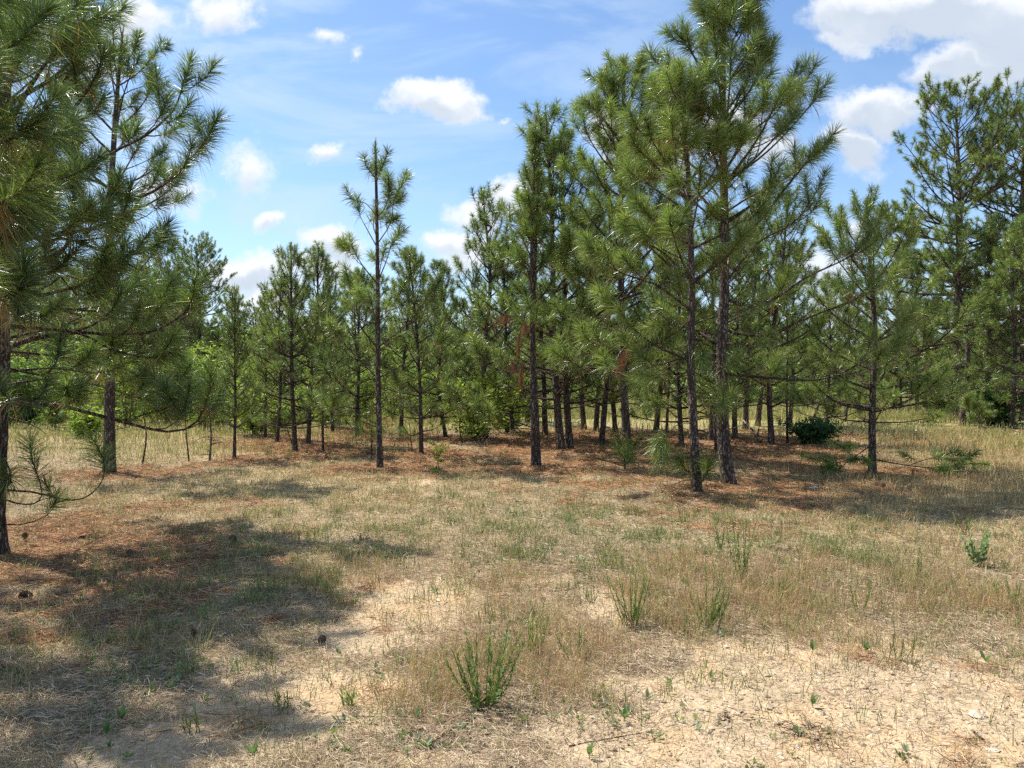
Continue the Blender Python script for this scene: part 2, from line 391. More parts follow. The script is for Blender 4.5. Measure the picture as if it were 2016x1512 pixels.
def make_pine(name, base, top, r0, par, seed, label, group=None, lean=None, crown_lo=0.2, reach=1.4, whorl=0.55, per=(3, 5), e=(8, 55), limbs=(), bare=0.35,
              hero=False, shape=0.75, topbrush=True, cat='pine tree', dens=1.0, sway=0.05, rtop=0.018):
    """base, top: world points. Everything is built relative to base."""
    rng = np.random.default_rng(seed); base = np.asarray(base, float)
    root = link(name, None, loc=base, label=label, category=cat, group=group)
    if lean is None:
        t = np.asarray(top, float) - base; k1 = rng.uniform(-sway, sway, 2); pts = [np.zeros(3) - np.array((0, 0, .15)), t * .33 + np.array((k1[0], k1[1], 0)), t * .66 + np.array((-k1[0] * .6, k1[1], 0)), t]
    else: pts = [np.asarray(p, float) - base for p in lean]; pts = [pts[0] - np.array((0, 0, .15))] + pts[1:]
    path = smooth_path(pts, 0.22); W = Wood(); C = Crown(rng)
    rad = trunk_tube(W, path, r0, rng, rtop)
    H = path[-1][2]
    def tp(z): 
        i = min(max(np.searchsorted(path[:, 2], z) , 1), len(path) - 1); f = (z - path[i - 1][2]) / (path[i][2] - path[i - 1][2] + 1e-9)
        return path[i - 1] + (path[i] - path[i - 1]) * f, rad[i]
    BR = []
    def limb(pth, r, dead=False, b=bare, dn=1.0, par=par):
        if hero:
            w2 = Wood(); dress_limb(w2, C, pth, r, par, rng, b, dead, dens=dn); BR.append(w2)
        else: dress_limb(W, C, pth, r, par, rng, b, dead, sides=5, dens=dn)
    # leader
    if topbrush:
        C.tuft(path[-1] - np.array((0, 0, .6)), path[-1], par.nl * .7, par.n * 1.5, rng.uniform(*par.tint), .05, 0, par.w, 0)
        for _ in range(3): C.cand.append((path[-1], path[-1] + np.array((rng.normal(0, .03), rng.normal(0, .03), rng.uniform(.1, .28))), .010))
    for _ in range(int(5 + 9 * H * crown_lo * (1 if crown_lo < .85 else .3))):      # dead twigs and stubs on the clean bole
        zz = rng.uniform(.08 * H, min(max(H * crown_lo, .3 * H), .45 * H)); q, rr = tp(zz); ll = rng.uniform(.06, .5) * (1 if rng.uniform() < .7 else 1.6)
        W.tube(curve_path(q, rng.uniform(0, 6.28), R(rng.uniform(-10, 30)), R(rng.uniform(-50, 40)), ll, 6, 1, .2, rng), np.linspace(.009, .003, 6), 4, tone=(1.1, 1.05, 1.0))
    z = H * crown_lo; az = rng.uniform(0, 6.28)
    while z < H - 0.25:
        f = (z - H * crown_lo) / (H * (1 - crown_lo)); k = rng.integers(per[0], per[1] + 1); az += rng.uniform(.4, 1.2)
        for j in range(k):
            if rng.uniform() > dens: continue
            a = az + j * 2 * math.pi / k + rng.uniform(-.35, .35); zz = z + rng.uniform(-.06, .06); p, rr = tp(zz)
            Lm = reach * ((1 - f) ** shape * 0.85 + 0.22) * rng.uniform(.7, 1.15)
            if f < .12: Lm *= .8
            e0 = R(e[0] + (e[1] - e[0]) * f + rng.uniform(-8, 8)); e1 = min(e0 + R(rng.uniform(20, 50)), R(85))
            limb(curve_path(p, a, e0, e1, Lm, 9, 1.8, .07, rng), min(rr * .5, .012 + .012 * Lm))
        z += whorl * rng.uniform(.75, 1.25) * (1 - .35 * f)
    for lb in limbs:
        pts = [np.asarray(q, float) - base for q in lb['pts']]
        limb(smooth_path(pts, .11), lb.get('r', .03), lb.get('dead', False), lb.get('bare', .3), lb.get('dens', 1.0), lb.get('par', par))
    link('trunk', W.mesh('trunk', M_BARK), root)
    for b in BR: link('branch', b.mesh('branch', M_BARK), root)
    link('crown', C.build('crown', par.seg2), root)
    return root
def L(Y, *pp, **kw):
    """explicit limb: pixel points (px, py, dY)"""
    d = dict(pts=[P(p[0], p[1], Y + (p[2] if len(p) > 2 else 0)) for p in pp]); d.update(kw); return d
LITTER = []   # (x, y, radius) of the needle carpets, filled as pines are planted
def note(b, r): LITTER.append((float(b[0]), float(b[1]), r))
# ------------------------------------------------------------------ the pines that stand nearest, each with its own limbs
PH = Par(nl=.235, n=190, w=.0036, brush=.34, sub=.36, droop=.16)
# big pine at the edge of the frame
bA = G(-24, 1092); YA = bA[1]; note(bA, 2.0)
PA = Par(nl=.23, n=250, w=.0050, brush=.32, sub=.34, droop=.12, tint=(0, .6), submin=.35, submax=.85, old=.12)
make_pine('pine_tree', bA, P(14, -110, YA), .125, PA, 11, 'large pine cut by the photo edge, long limbs curling up at the tips',
  lean=[P(-24, 1092, YA), P(-12, 860, YA), P(-4, 700, YA), P(-4, 400, YA), P(0, 100, YA), P(6, -40, YA), P(14, -110, YA)],
  crown_lo=.42, reach=1.35, whorl=.62, per=(3, 5), e=(12, 50), hero=True, shape=.35, dens=.8, limbs=[
  L(YA, (2, 796), (110, 798, .1), (210, 822, .2), (330, 850, .3), (388, 830, .35), (412, 770, .35), (415, 735, .35), r=.026, bare=.55),
  L(YA, (0, 690), (60, 668, .4), (140, 655, .7), (225, 657, .8), (300, 652, .9), (370, 610, .9), (402, 545, .9), r=.032, bare=.3),
  L(YA, (0, 640), (150, 655, .4), (220, 688, .5), (300, 705, .5), (348, 690, .5), r=.022, bare=.5, dens=.5),
  L(YA, (5, 560), (60, 530, .2), (125, 490, .3), (143, 460, .3), (146, 400, .3), (146, 320, .3), (152, 268, .3), r=.024, bare=.25),
  L(YA, (5, 590), (90, 525, .2), (125, 497, .3), (175, 530, .35), (215, 525, .4), (240, 500, .4), (247, 480, .4), r=.018, bare=.5),
  L(YA, (5, 600), (100, 560, .2), (120, 545, .3), (150, 580, .35), (185, 576, .4), (210, 545, .4), r=.016, bare=.6),
  L(YA, (8, 480), (90, 440, .4), (180, 420, .8), (235, 400, 1.1), (300, 378, 1.2), (350, 340, 1.3), (395, 290, 1.3), (428, 232, 1.3), r=.030, bare=.5, dens=1.0),
  L(YA, (10, 420), (100, 360, .5), (190, 320, .9), (235, 293, 1.1), (285, 268, 1.2), (330, 230, 1.2), (350, 200, 1.2), (374, 118, 1.2), r=.028, bare=.45),
  L(YA, (12, 330), (60, 220, .3), (110, 195, .5), (150, 190, .6), (190, 165, .7), r=.02, bare=.4),
  L(YA, (14, 250), (60, 170, .2), (120, 80, .1), (160, 20, 0), (185, -40, 0), r=.024, bare=.3),
  L(YA, (14, 280), (20, 150, -.4), (30, 100, -.5), (60, 20, -.6), r=.024, bare=.3),
  L(YA, (5, 640), (20, 640, -.5), (35, 615, -.7), (40, 590, -.8), r=.018, bare=.4), L(YA, (5, 500), (20, 480, -.6), (40, 430, -1.0), (45, 380, -1.1), r=.018), L(YA, (5, 380), (40, 350, -.6), (70, 300, -1.0), (80, 250, -1.1), r=.018),
  L(YA, (5, 200), (30, 140, -.6), (50, 60, -1.0), (55, 0, -1.1), r=.02), L(YA, (5, 560), (60, 560, -.3), (90, 500, -.5), (95, 440, -.5), r=.018), L(YA, (5, 300), (60, 300, .3), (110, 260, .4), (130, 210, .4), r=.018), L(YA, (5, 460), (70, 420, .3), (100, 360, .4), (105, 310, .4), r=.018),
  L(YA, (0, 880), (20, 930, -.1), (15, 960, -.1), (0, 915, -.1), r=.010, bare=.8),
  L(YA, (-12, 965), (60, 968), (140, 985, .1), (180, 972, .1), (204, 940, .1), (203, 905, .1), (186, 868, .1), r=.012, bare=.9),
  L(YA, (-12, 975), (30, 990), (66, 992), (82, 975), (76, 940), (62, 905), (60, 868), r=.010, bare=.9),
  L(YA, (-15, 1030), (40, 1033), (92, 1015), (111, 985), (108, 960), (90, 955), r=.009, bare=.9),
  L(YA, (-4, 720), (60, 735, .3), (95, 735, .4), (115, 700, .4), (120, 650, .4), r=.014, bare=.4), L(YA, (-4, 735), (100, 725, .7), (190, 735, 1.0), (235, 720, 1.0), (240, 690, 1.0), r=.016, bare=.4),
  L(YA, (-2, 690), (100, 700, 1.1), (220, 720, 1.5), (310, 750, 1.7), (350, 745, 1.7), (358, 710, 1.7), r=.018, bare=.4), L(YA, (-6, 760), (120, 745, 1.2), (230, 770, 1.6), (300, 790, 1.7), (325, 760, 1.7), r=.016, bare=.4),
  L(YA, (-4, 670), (120, 640, 1.3), (220, 600, 1.8), (290, 600, 2.0), (310, 560, 2.0), r=.018), L(YA, (-6, 775), (50, 790, -.3), (80, 780, -.4), (95, 750, -.4), r=.012, bare=.5), L(YA, (110, 800, .1), (150, 790, 0), (160, 760, -.1), r=.009, bare=.4), L(YA, (250, 830, .25), (300, 810, .2), (345, 800, .2), (350, 770, .2), r=.009, bare=.4),
  L(YA, (8, 520), (120, 470, .8), (220, 500, 1.2), (300, 490, 1.4), (330, 440, 1.4), r=.02),
  L(YA, (5, 600), (150, 610, 1.0), (260, 615, 1.4), (330, 600, 1.5), (345, 560, 1.5), r=.02),
  ])
bB = G(215, 931); YB = bB[1]; note(bB, 1.6)
PB = Par(nl=.22, n=150, w=.0068, brush=.32, sub=.33, tint=(.0, .7), submax=.9)
make_pine('pine_tree', bB, P(240, 75, YB), .095, PB, 23, 'pine with bare straight lower trunk, just behind the limbs of the large edge pine',
  lean=[P(215, 931, YB), P(216, 700, YB), P(216, 450, YB), P(226, 250, YB), P(240, 75, YB)], crown_lo=.36, reach=1.7, whorl=.52, per=(3, 5), e=(5, 55), hero=True, shape=.55, dens=.85,
  limbs=[L(YB, (217, 330), (240, 200, .1), (262, 130, .1), (268, 70, .1), r=.02), L(YB, (222, 230), (245, 185), (290, 165), (300, 130), r=.014)])
# slim pine in the middle of the clearing's edge
bC = G(748, 921); YC = bC[1]; note(bC, 1.3)
PC = Par(nl=.22, n=170, w=.0066, brush=.34, sub=.30, tint=(.2, 1), submin=.25, submax=.55)
make_pine('pine_tree', bC, P(738, 290, YC), .055, PC, 31, 'slim pine alone at the edge of the clearing, sparse whorls and a single tall leader',
  lean=[P(748, 921, YC), P(744, 700, YC), P(743, 500, YC), P(739, 290, YC)], crown_lo=.9, reach=.5, per=(3, 4), e=(50, 60), hero=True, limbs=[
  L(YC, (743, 488), (722, 450), (707, 420), (704, 392), r=.012, bare=.3), L(YC, (743, 480), (768, 440), (778, 385), (803, 348), r=.012, bare=.4),
  L(YC, (741, 425), (720, 400), (690, 392, .1), (682, 372, .1), r=.01, bare=.5), L(YC, (741, 430, 0), (760, 405, -.2), (770, 360, -.3), r=.01),
  L(YC, (742, 470), (735, 440, .4), (740, 400, .6), r=.012), L(YC, (744, 560), (712, 520), (690, 480), (688, 465), r=.016, bare=.3),
  L(YC, (744, 555), (762, 510), (775, 470), (797, 452), r=.014, bare=.4), L(YC, (744, 570), (750, 520, .4), (760, 480, .6), r=.014),
  L(YC, (743, 685), (712, 645), (701, 600), (704, 555), r=.017, bare=.35), L(YC, (745, 683), (800, 640), (838, 590), (862, 545), r=.017, bare=.4),
  L(YC, (744, 625), (720, 600, .2), (690, 560, .3), (680, 525, .3), r=.013), L(YC, (744, 628), (775, 600, .3), (790, 560, .4), r=.012),
  L(YC, (744, 745), (690, 690, .1), (645, 640, .1), (625, 595, .1), r=.016, bare=.4), L(YC, (745, 745), (800, 715, .1), (850, 690, .2), (870, 640, .3), r=.014, bare=.4),
  L(YC, (744, 775), (700, 775, -.1), (660, 745, -.1), (648, 690, -.1), r=.012, bare=.4),
  L(YC, (745, 836), (690, 810, .1), (640, 800, .1), (606, 770, .1), r=.012, bare=.4), L(YC, (746, 830), (778, 808, .1), (788, 775, .2), (782, 735, .2), r=.01, bare=.5),
  L(YC, (744, 700), (760, 680, .6), (770, 640, .9), r=.012), L(YC, (744, 640), (735, 610, -.5), (725, 575, -.7), r=.012),
  ], topbrush=True)
# the two thin trunks that start together
bD = G(1052, 917); YD = bD[1]; note(bD, 1.6)
PD = Par(nl=.22, n=160, w=.0068, brush=.32, sub=.32, tint=(.2, 1))
make_pine('pine_tree', bD, P(1054, 250, YD), .052, PD, 41, 'thin twin trunk pine with bunches of dead brown needles hanging from it',
  lean=[P(1052, 917, YD), P(1048, 700, YD), P(1047, 480, YD), P(1054, 250, YD)], crown_lo=.58, reach=.6, whorl=.5, per=(2, 3), e=(40, 72), hero=True, limbs=[
  L(YD, (1046, 508), (1020, 455), (1004, 440), (1003, 410), r=.012, bare=.5), L(YD, (1046, 705), (990, 665, -.2), (955, 630, -.3), (942, 600, -.3), r=.016, bare=.45),
  L(YD, (1048, 842), (985, 820, -.1), (920, 800, -.1), (890, 780, -.1), (878, 748, -.1), r=.013, bare=.45), L(YD, (1048, 775), (1005, 745, .1), (965, 715, .2), (950, 680, .2), r=.013),
  L(YD, (1049, 856), (1005, 856), (980, 848), (965, 830), (960, 800), r=.010, bare=.5), L(YD, (1049, 728), (1000, 705, .2), (955, 695, .3), (930, 660, .3), r=.012),
  L(YD, (1047, 628), (1020, 622, -.1), (990, 622, -.2), (975, 625, -.2), r=.009, dead=True, bare=.4), L(YD, (1046, 600), (1032, 625, -.15), (1022, 660, -.2), (1020, 690, -.2), r=.009, dead=True, bare=.3),
  L(YD, (1046, 660), (1036, 690, -.15), (1026, 720, -.2), (1026, 750, -.2), r=.007, dead=True, bare=.5),
  L(YD, (1050, 600), (1085, 560), (1110, 520), (1118, 480), r=.013), L(YD, (1050, 700), (1085, 690), (1115, 670), (1125, 630), r=.013),
  ])
bD2 = G(1061, 917.5)
make_pine('pine_tree', bD2, P(1062, 335, YD + .25), .046, PD, 43, 'thin pine forking away beside its twin trunk, green all through its narrow crown',
  lean=[P(1061, 917, YD + .02), P(1056, 800, YD + .03), P(1050, 640, YD + .14), P(1060, 335, YD + .25)], crown_lo=.45, reach=.7, whorl=.5, per=(2, 4), e=(20, 65), hero=True)
# stout pine left of the grove, seedlings at its foot
bE = G(1237, 905); YE = bE[1]; note(bE, 2.0)
PE = Par(nl=.25, n=170, w=.0072, brush=.34, sub=.34, tint=(.5, 1), submax=.9)
make_pine('pine_tree', bE, P(1229, 125, YE), .085, PE, 53, 'light green pine with a stout leaning foot, left of the front pine',
  lean=[P(1238, 905, YE), P(1228, 750, YE), P(1222, 500, YE), P(1224, 300, YE), P(1229, 125, YE)], crown_lo=.22, reach=1.9, whorl=.40, per=(4, 6), e=(8, 60), hero=True, shape=.55, dens=.9, bare=.42,
  limbs=[L(YE, (1237, 885), (1225, 880, -.2), (1215, 860, -.3), r=.008, bare=.8), L(YE, (1238, 880), (1250, 875, -.3), (1262, 862, -.3), r=.008, bare=.8)])
# the front pine of the grove
bF = G(1372, 970); YF = bF[1]; note(bF, 2.0)
PF = Par(nl=.27, n=230, w=.0056, brush=.30, sub=.42, tint=(.45, 1), submin=.3, submax=.7, droop=.22, candle=.3, old=.12)
make_pine('pine_tree', bF, P(1333, 150, YF), .066, PF, 61, 'front pine of the grove, thin rough trunk with small needle tufts right at its foot',
  lean=[P(1374, 970, YF), P(1366, 850, YF), P(1360, 700, YF), P(1362, 560, YF), P(1356, 380, YF), P(1350, 280, YF), P(1333, 140, YF)],
  crown_lo=.50, reach=1.35, whorl=.46, per=(4, 5), e=(26, 60), hero=True, shape=.6, limbs=[
  L(YF, (1357, 395), (1320, 360), (1285, 320), (1245, 285), r=.02), L(YF, (1357, 392), (1400, 360), (1420, 340), r=.016),
  L(YF, (1362, 612), (1290, 560), (1230, 540), (1180, 510), (1155, 470), r=.022), L(YF, (1362, 712), (1290, 680), (1240, 640), (1200, 600), (1180, 570), r=.02),
  L(YF, (1360, 645), (1320, 642), (1290, 640), (1262, 650), r=.010, bare=.7), L(YF, (1362, 648), (1410, 660), (1455, 678), (1500, 676), (1515, 655), r=.012, bare=.7),
  L(YF, (1360, 725), (1330, 745), (1290, 742), (1262, 735), r=.012, bare=.7), L(YF, (1364, 724), (1400, 730), (1440, 715), (1455, 695), r=.012, bare=.7),
  L(YF, (1340, 795, .3), (1300, 797, .2), (1275, 786, .1), r=.007, bare=.7), L(YF, (1363, 590), (1345, 585, -.2), (1338, 560, -.4), (1335, 540, -.4), r=.010, bare=.6),
  L(YF, (1364, 560), (1310, 500), (1260, 470), (1230, 425), r=.018), L(YF, (1364, 660), (1385, 690, -.1), (1382, 712, -.2), r=.008, bare=.6),
  L(YF, (1362, 690), (1300, 735, .5), (1260, 760, .7), (1240, 745, .7), r=.010, bare=.5), L(YF, (1362, 750), (1410, 790, .2), (1430, 800, .2), (1440, 775, .2), r=.009, bare=.5), L(YF, (1362, 640), (1420, 620, -.3), (1470, 610, -.4), (1500, 580, -.4), r=.012, bare=.5),
  L(YF, (1362, 770), (1310, 790, .5), (1275, 800, .6), (1255, 780, .6), r=.009, bare=.5), L(YF, (1362, 680), (1290, 690, .8), (1190, 680, 1.0), (1165, 640, 1.0), r=.012, bare=.5), L(YF, (1362, 730), (1440, 770, .8), (1500, 750, 1.0), (1530, 700, 1.0), r=.012, bare=.5),
  L(YF, (1370, 832), (1330, 838, -.1), (1308, 870, -.2), (1302, 905, -.2), r=.007, bare=.7), L(YF, (1345, 840, -.1), (1305, 860, -.1), (1292, 880, -.2), r=.006, bare=.7),
  L(YF, (1366, 820), (1395, 800, -.2), (1420, 800, -.2), (1425, 770, -.2), r=.009, bare=.6),
  L(YF, (1374, 945), (1350, 925, -.1), (1335, 900, -.2), r=.009, bare=.4), L(YF, (1376, 950), (1392, 935, -.15), (1395, 905, -.15), r=.008, bare=.4),
  L(YF, (1360, 700), (1250, 730, .2), (1170, 735, .2), (1110, 700, .2), (1100, 670, .2), r=.014, bare=.45), L(YF, (1300, 730, .2), (1262, 700), (1250, 690), r=.008),
  L(YF, (1262, 660, .1), (1225, 690, .1), (1217, 715, .1), r=.006, dead=True, bare=.7),
  ])
bG = G(1436, 955); YG = bG[1]; note(bG, 2.2)
PG = Par(nl=.25, n=190, w=.0060, brush=.38, sub=.38, tint=(.25, .9), submin=.35, submax=.9, droop=.12)
make_pine('pine_tree', bG, P(1430, -45, YG), .098, PG, 71, 'tallest pine of the grove with the thickest furrowed trunk, top cut by the frame',
  lean=[P(1438, 955, YG), P(1424, 860, YG), P(1421, 700, YG), P(1427, 520, YG), P(1424, 300, YG), P(1424, 100, YG), P(1430, -45, YG)],
  crown_lo=.52, reach=1.5, whorl=.52, per=(4, 5), e=(28, 60), hero=True, shape=.45, limbs=[
  L(YG, (1425, 350), (1470, 330), (1530, 280), (1600, 200), (1612, 160), r=.022), L(YG, (1425, 340), (1480, 260), (1530, 220), (1550, 170), (1572, 130), r=.02),
  L(YG, (1424, 270), (1460, 180), (1490, 130), (1508, 90), r=.022), L(YG, (1424, 95), (1440, 80), (1470, 50), (1480, 20), r=.014), L(YG, (1424, 80), (1410, 30), (1405, -20), r=.014),
  L(YG, (1424, 260), (1390, 200), (1370, 120), (1330, 60), r=.018), L(YG, (1426, 500), (1500, 430), (1570, 340), (1630, 280), r=.024),
  L(YG, (1426, 560), (1490, 480), (1560, 440), (1600, 390), (1625, 340), r=.02), L(YG, (1424, 590), (1500, 600, -.3), (1590, 545, -.4), (1680, 500, -.4), (1730, 440, -.4), r=.026, bare=.5, dens=.8),
  L(YG, (1423, 650), (1500, 660, .1), (1600, 622, .1), (1720, 570, .1), (1790, 500, .1), r=.024, bare=.5), L(YG, (1422, 735), (1540, 746, -.4), (1620, 746, -.5), (1700, 712, -.5), (1770, 660, -.5), (1800, 600, -.5), r=.024, bare=.5),
  L(YG, (1425, 420), (1490, 380, .5), (1560, 350, .8), (1580, 300, .8), r=.018), L(YG, (1424, 400), (1370, 330, .5), (1300, 280, .6), (1290, 230, .6), r=.018),
  L(YG, (1422, 520), (1350, 470, .8), (1290, 440, .8), (1270, 400, .8), r=.018), L(YG, (1422, 640), (1480, 610, .8), (1530, 590, 1.), (1550, 540, 1.), r=.018),
  L(YG, (1422, 680), (1370, 650, .8), (1300, 620, 1.1), (1280, 570, 1.1), r=.018), L(YG, (1430, 790), (1400, 760, -.3), (1390, 730, -.4), r=.010),
  ])
bH = G(1718, 935); YH = bH[1]; note(bH, 1.4)
PHH = Par(nl=.16, n=150, w=.0066, brush=.36, sub=.26, tint=(.45, 1), submin=.3, submax=.7, candle=.6, droop=.1)
PFL = Par(nl=.16, n=170, w=.0066, brush=.34, sub=.22, tint=(.45, 1), submin=.3, submax=.6, candle=.2, droop=.1, up=12)
make_pine('pine_tree', bH, P(1706, 400, YH), .062, PHH, 83, 'young wide pine with branches sweeping just above the ground on both sides',
  lean=[P(1718, 935, YH), P(1717, 820, YH), P(1722, 650, YH), P(1712, 500, YH), P(1706, 400, YH)], crown_lo=.24, reach=1.9, whorl=.42, per=(3, 5), e=(8, 66), hero=True, shape=.8, dens=.85, bare=.42, limbs=[
  L(YH, (1722, 905), (1780, 915, -.1), (1840, 921, -.2), (1890, 912, -.2), (1922, 890, -.2), r=.014, bare=.4, par=PFL), L(YH, (1712, 878), (1680, 900, -.2), (1640, 912, -.3), (1612, 900, -.3), r=.011, bare=.2, par=PFL),
  L(YH, (1714, 830), (1660, 826), (1620, 810, .1), (1570, 790, .1), (1545, 765, .1), r=.014), L(YH, (1720, 832), (1790, 830), (1850, 815), (1880, 790), r=.014), L(YH, (1720, 835), (1740, 800, -.3), (1760, 770, -.5), r=.012),
  L(YH, (1790, 916, -.1), (1825, 904, .1), (1860, 896, .2), (1885, 885, .2), r=.008, bare=.1, par=PFL), L(YH, (1822, 920, -.15), (1850, 930, -.3), (1890, 920, -.4), r=.007, bare=.1, par=PFL), L(YH, (1680, 900, -.2), (1660, 880, -.3), (1640, 870, -.3), r=.007, bare=.1, par=PFL), L(YH, (1675, 902, -.2), (1650, 925, -.4), (1620, 930, -.4), r=.007, bare=.1, par=PFL),
  L(YH, (1714, 780), (1670, 760, .2), (1640, 720, .3), r=.014), L(YH, (1714, 560), (1660, 480), (1650, 430), r=.014), L(YH, (1714, 580), (1760, 500), (1790, 430), (1800, 410), r=.014),
  ])
# ------------------------------------------------------------------ prototype habits for the trees farther back
PROTO = {}
def proto(kind, seed):
    z = np.zeros(3); t = np.array((0, 0, 7.0))
    if kind == 'cone':   # dense young pine, pointed
        par = Par(nl=.21, n=90, w=.0125, brush=.32, sub=.30, tint=(.25, .95), seg2=False, submin=.25, submax=.7, candle=.25)
        o = make_pine('pine_tree', z, t, .085, par, seed, 'x', crown_lo=.12, reach=2.2, whorl=.50, per=(3, 6), e=(2, 68), shape=.75, dens=.85, bare=.45, sway=.22)
    elif kind == 'spire':
        par = Par(nl=.14, n=90, w=.0115, brush=.36, sub=.27, tint=(.3, .9), seg2=False, submin=.25, submax=.6, candle=.5)
        o = make_pine('pine_tree', z, t, .07, par, seed, 'x', crown_lo=.18, reach=1.5, whorl=.40, per=(4, 6), e=(20, 72), shape=.8)
    elif kind == 'tall':
        par = Par(nl=.22, n=90, w=.0125, brush=.32, sub=.32, tint=(.15, .85), seg2=False, submin=.25, submax=.7)
        o = make_pine('pine_tree', z, t, .09, par, seed, 'x', crown_lo=.16, reach=1.9, whorl=.50, per=(3, 6), e=(10, 62), shape=.55, dens=.82, bare=.45, sway=.2)
    elif kind == 'old':  # bigger pine, built small: short tufts, wide round crown
        par = Par(nl=.125, n=92, w=.0100, brush=.17, sub=.145, tint=(.2, .9), seg2=False, submin=.2, submax=.6, candle=.1)
        o = make_pine('pine_tree', z, t, .11, par, seed, 'x', crown_lo=.26, reach=2.3, whorl=.34, per=(5, 7), e=(-8, 48), shape=.36, bare=.2, dens=.7, sway=.2)
    elif kind == 'thin':
        par = Par(nl=.22, n=90, w=.012, brush=.3, sub=.4, tint=(.3, .9), seg2=False, submin=.2, submax=.4)
        o = make_pine('pine_tree', z, t, .055, par, seed, 'x', crown_lo=.45, reach=.9, whorl=.6, per=(2, 4), e=(20, 60), shape=.7)
    return o
KINDS = dict(cone=3, spire=2, tall=3, old=2, thin=2)
used = set()
prng = random.Random(5)
def plant(kind, px, py, top, label, group=None, w=None, litter=1.6, var=None, Y=None, rot=None, name='pine_tree', cat='pine tree', fat=1.0):
    b = G(px, py) if Y is None else P(px, py, Y)
    if Y is not None: b[2] = float(height(b[0], b[1]))
    H = P(px, top, b[1])[2] - b[2]
    v = var if var is not None else prng.randrange(KINDS[kind]); key = (kind, v)
    if key not in PROTO: PROTO[key] = proto(kind, 900 + 37 * v + 7 * len(kind)); o = PROTO[key]
    else: o = copy_tree(PROTO[key])
    used.add(key)
    s = H / 7.0; sx = s * fat
    o.location = tuple(float(q) for q in b); o.scale = (sx, sx, s); o.rotation_euler = (R(prng.uniform(-3.5, 3.5)), R(prng.uniform(-3.5, 3.5)), rot if rot is not None else prng.uniform(0, 6.28))
    o['label'] = label
    if group: o['group'] = group
    if litter: note(b, litter)
    return o
GM = 'pines standing behind the clearing'
for a in [
  ('spire', 461, 903, 570, 'slender pale pine with a see-through spire against the cloud, left of the bushy pines', GM),
  ('cone', 582, 888, 486, 'bushy pine with several pale upright spires above a dark trunk, open grass before it', GM),
  ('cone', 607, 876, 492, 'twin crown just behind the bushy spired pine, its trunk curved at the foot', GM),
  ('thin', 636, 890, 560, 'very thin dark pine stem between the spired pine and the slim lone pine', GM),
  ('cone', 829, 893, 505, 'full pine with a straight black trunk just past the slim lone pine', GM),
  ('tall', 955, 862, 386, 'dark headed pine with steep rising limbs standing clear before the bank of cloud', GM),
  ('tall', 1104, 886, 236, 'tall dark pine of a joined pair behind the two thin trunks', GM),
  ('tall', 1122, 884, 300, 'slighter pine of the joined pair behind the two thin trunks', GM),
  ('cone', 1073, 856, 400, 'pine crown filling in straight behind the two thin twin trunks', GM),
  ('tall', 1150, 846, 430, 'far pine whose bare trunk shows in the brown needle carpet past the joined pair', GM),
  ('tall', 1184, 874, 400, 'dark straight pine with a reddish lower trunk left of the stout leaning foot', GM),
  ('cone', 1172, 850, 420, 'pine half hidden behind the reddish lower trunk', GM),
  ('tall', 1212, 852, 450, 'pine trunk rising right behind the stout leaning one', GM),
  ('cone', 1291, 852, 400, 'pine between the stout leaning trunk and the front pine, low crown', GM),
  ('thin', 1312, 852, 470, 'thin stem next to a low crowned pine behind the grove front', GM),
  ('cone', 1342, 880, 440, 'leafy pine closely behind the front pine of the grove', GM),
  ('tall', 1400, 868, 430, 'pine trunk showing in the gap between the two largest grove trunks', GM),
  ('tall', 1414, 890, 420, 'dark trunk hugging the thickest furrowed trunk from behind', GM),
  ('tall', 1447, 865, 440, 'slanting pine trunk right behind the thickest furrowed one', GM),
  ('tall', 1468, 846, 400, 'leaning dark trunk with tan grass field behind it', GM),
  ('cone', 1491, 838, 420, 'blackest straight trunk in the grove, in front of the bright field', GM),
  ('tall', 1520, 876, 395, 'grey trunk with an upturned broken branch stub at chest height', GM),
  ('thin', 1550, 872, 560, 'thin reddish stem beside the low dark green shrub', GM),
  ('cone', 1626, 858, 560, 'short round pine crown behind the shrub and the thin reddish stem', GM),
  ('cone', 1662, 830, 560, 'low pine behind the wide young pine, seen at its left', GM),
  ('cone', 1806, 812, 500, 'pine behind the wide young pine with a short thick grey trunk', GM),
  ('thin', 1882, 828, 520, 'thin stem just before the great round crowned pine', GM),
  ('cone', 1760, 822, 470, 'pine crown spreading behind the wide young pine at its far side', GM),
  ('cone', 702, 862, 530, 'pine crown directly behind the slim lone pine, bushy and low', GM),
  ('tall', 790, 858, 500, 'pine filling the gap before the full pine with a black trunk', GM),
  ('cone', 878, 862, 520, 'bushy pine behind the bright yellow green shrub', GM),
  ('cone', 1010, 856, 470, 'pine behind the bare dead bush at the edge of the needle carpet', GM),
  ('spire', 655, 850, 520, 'pale spired pine far behind the curved foot pine', GM),
  ('spire', 522, 862, 560, 'pale spired pine behind the left shoulder of the bushy spired one', GM),
  ('cone', 545, 872, 560, 'low pine crown tucked beside the bushy spired pine', GM),
  ('cone', 1555, 840, 480, 'pine crown above the low dark green shrub, further back', GM),
  ('spire', 1945, 838, 430, 'dark pine thicket tree by the great round crowned pine', GM),
  ('cone', 1990, 845, 470, 'dense dark pine closing the view at the margin of the brown grass', GM),
  ('cone', 2030, 850, 420, 'dense pine partly cut off by the frame beside the thicket', GM),
  ]: plant(*a, litter=1.3)
plant('old', 1905, 832, 205, 'great round crowned pine with open dark limbs, the tallest beyond the brown grass', None, litter=2.5, var=0, fat=.98)
plant('old', 2020, 828, 215, 'second great pine whose crown leaves the frame behind the thicket', None, litter=2.5, var=1)
plant('tall', 1893, 838, 420, 'slimmer pine trunk close before the great round crowned pine', None, litter=1.5)
GF = 'pines far behind the clearing'
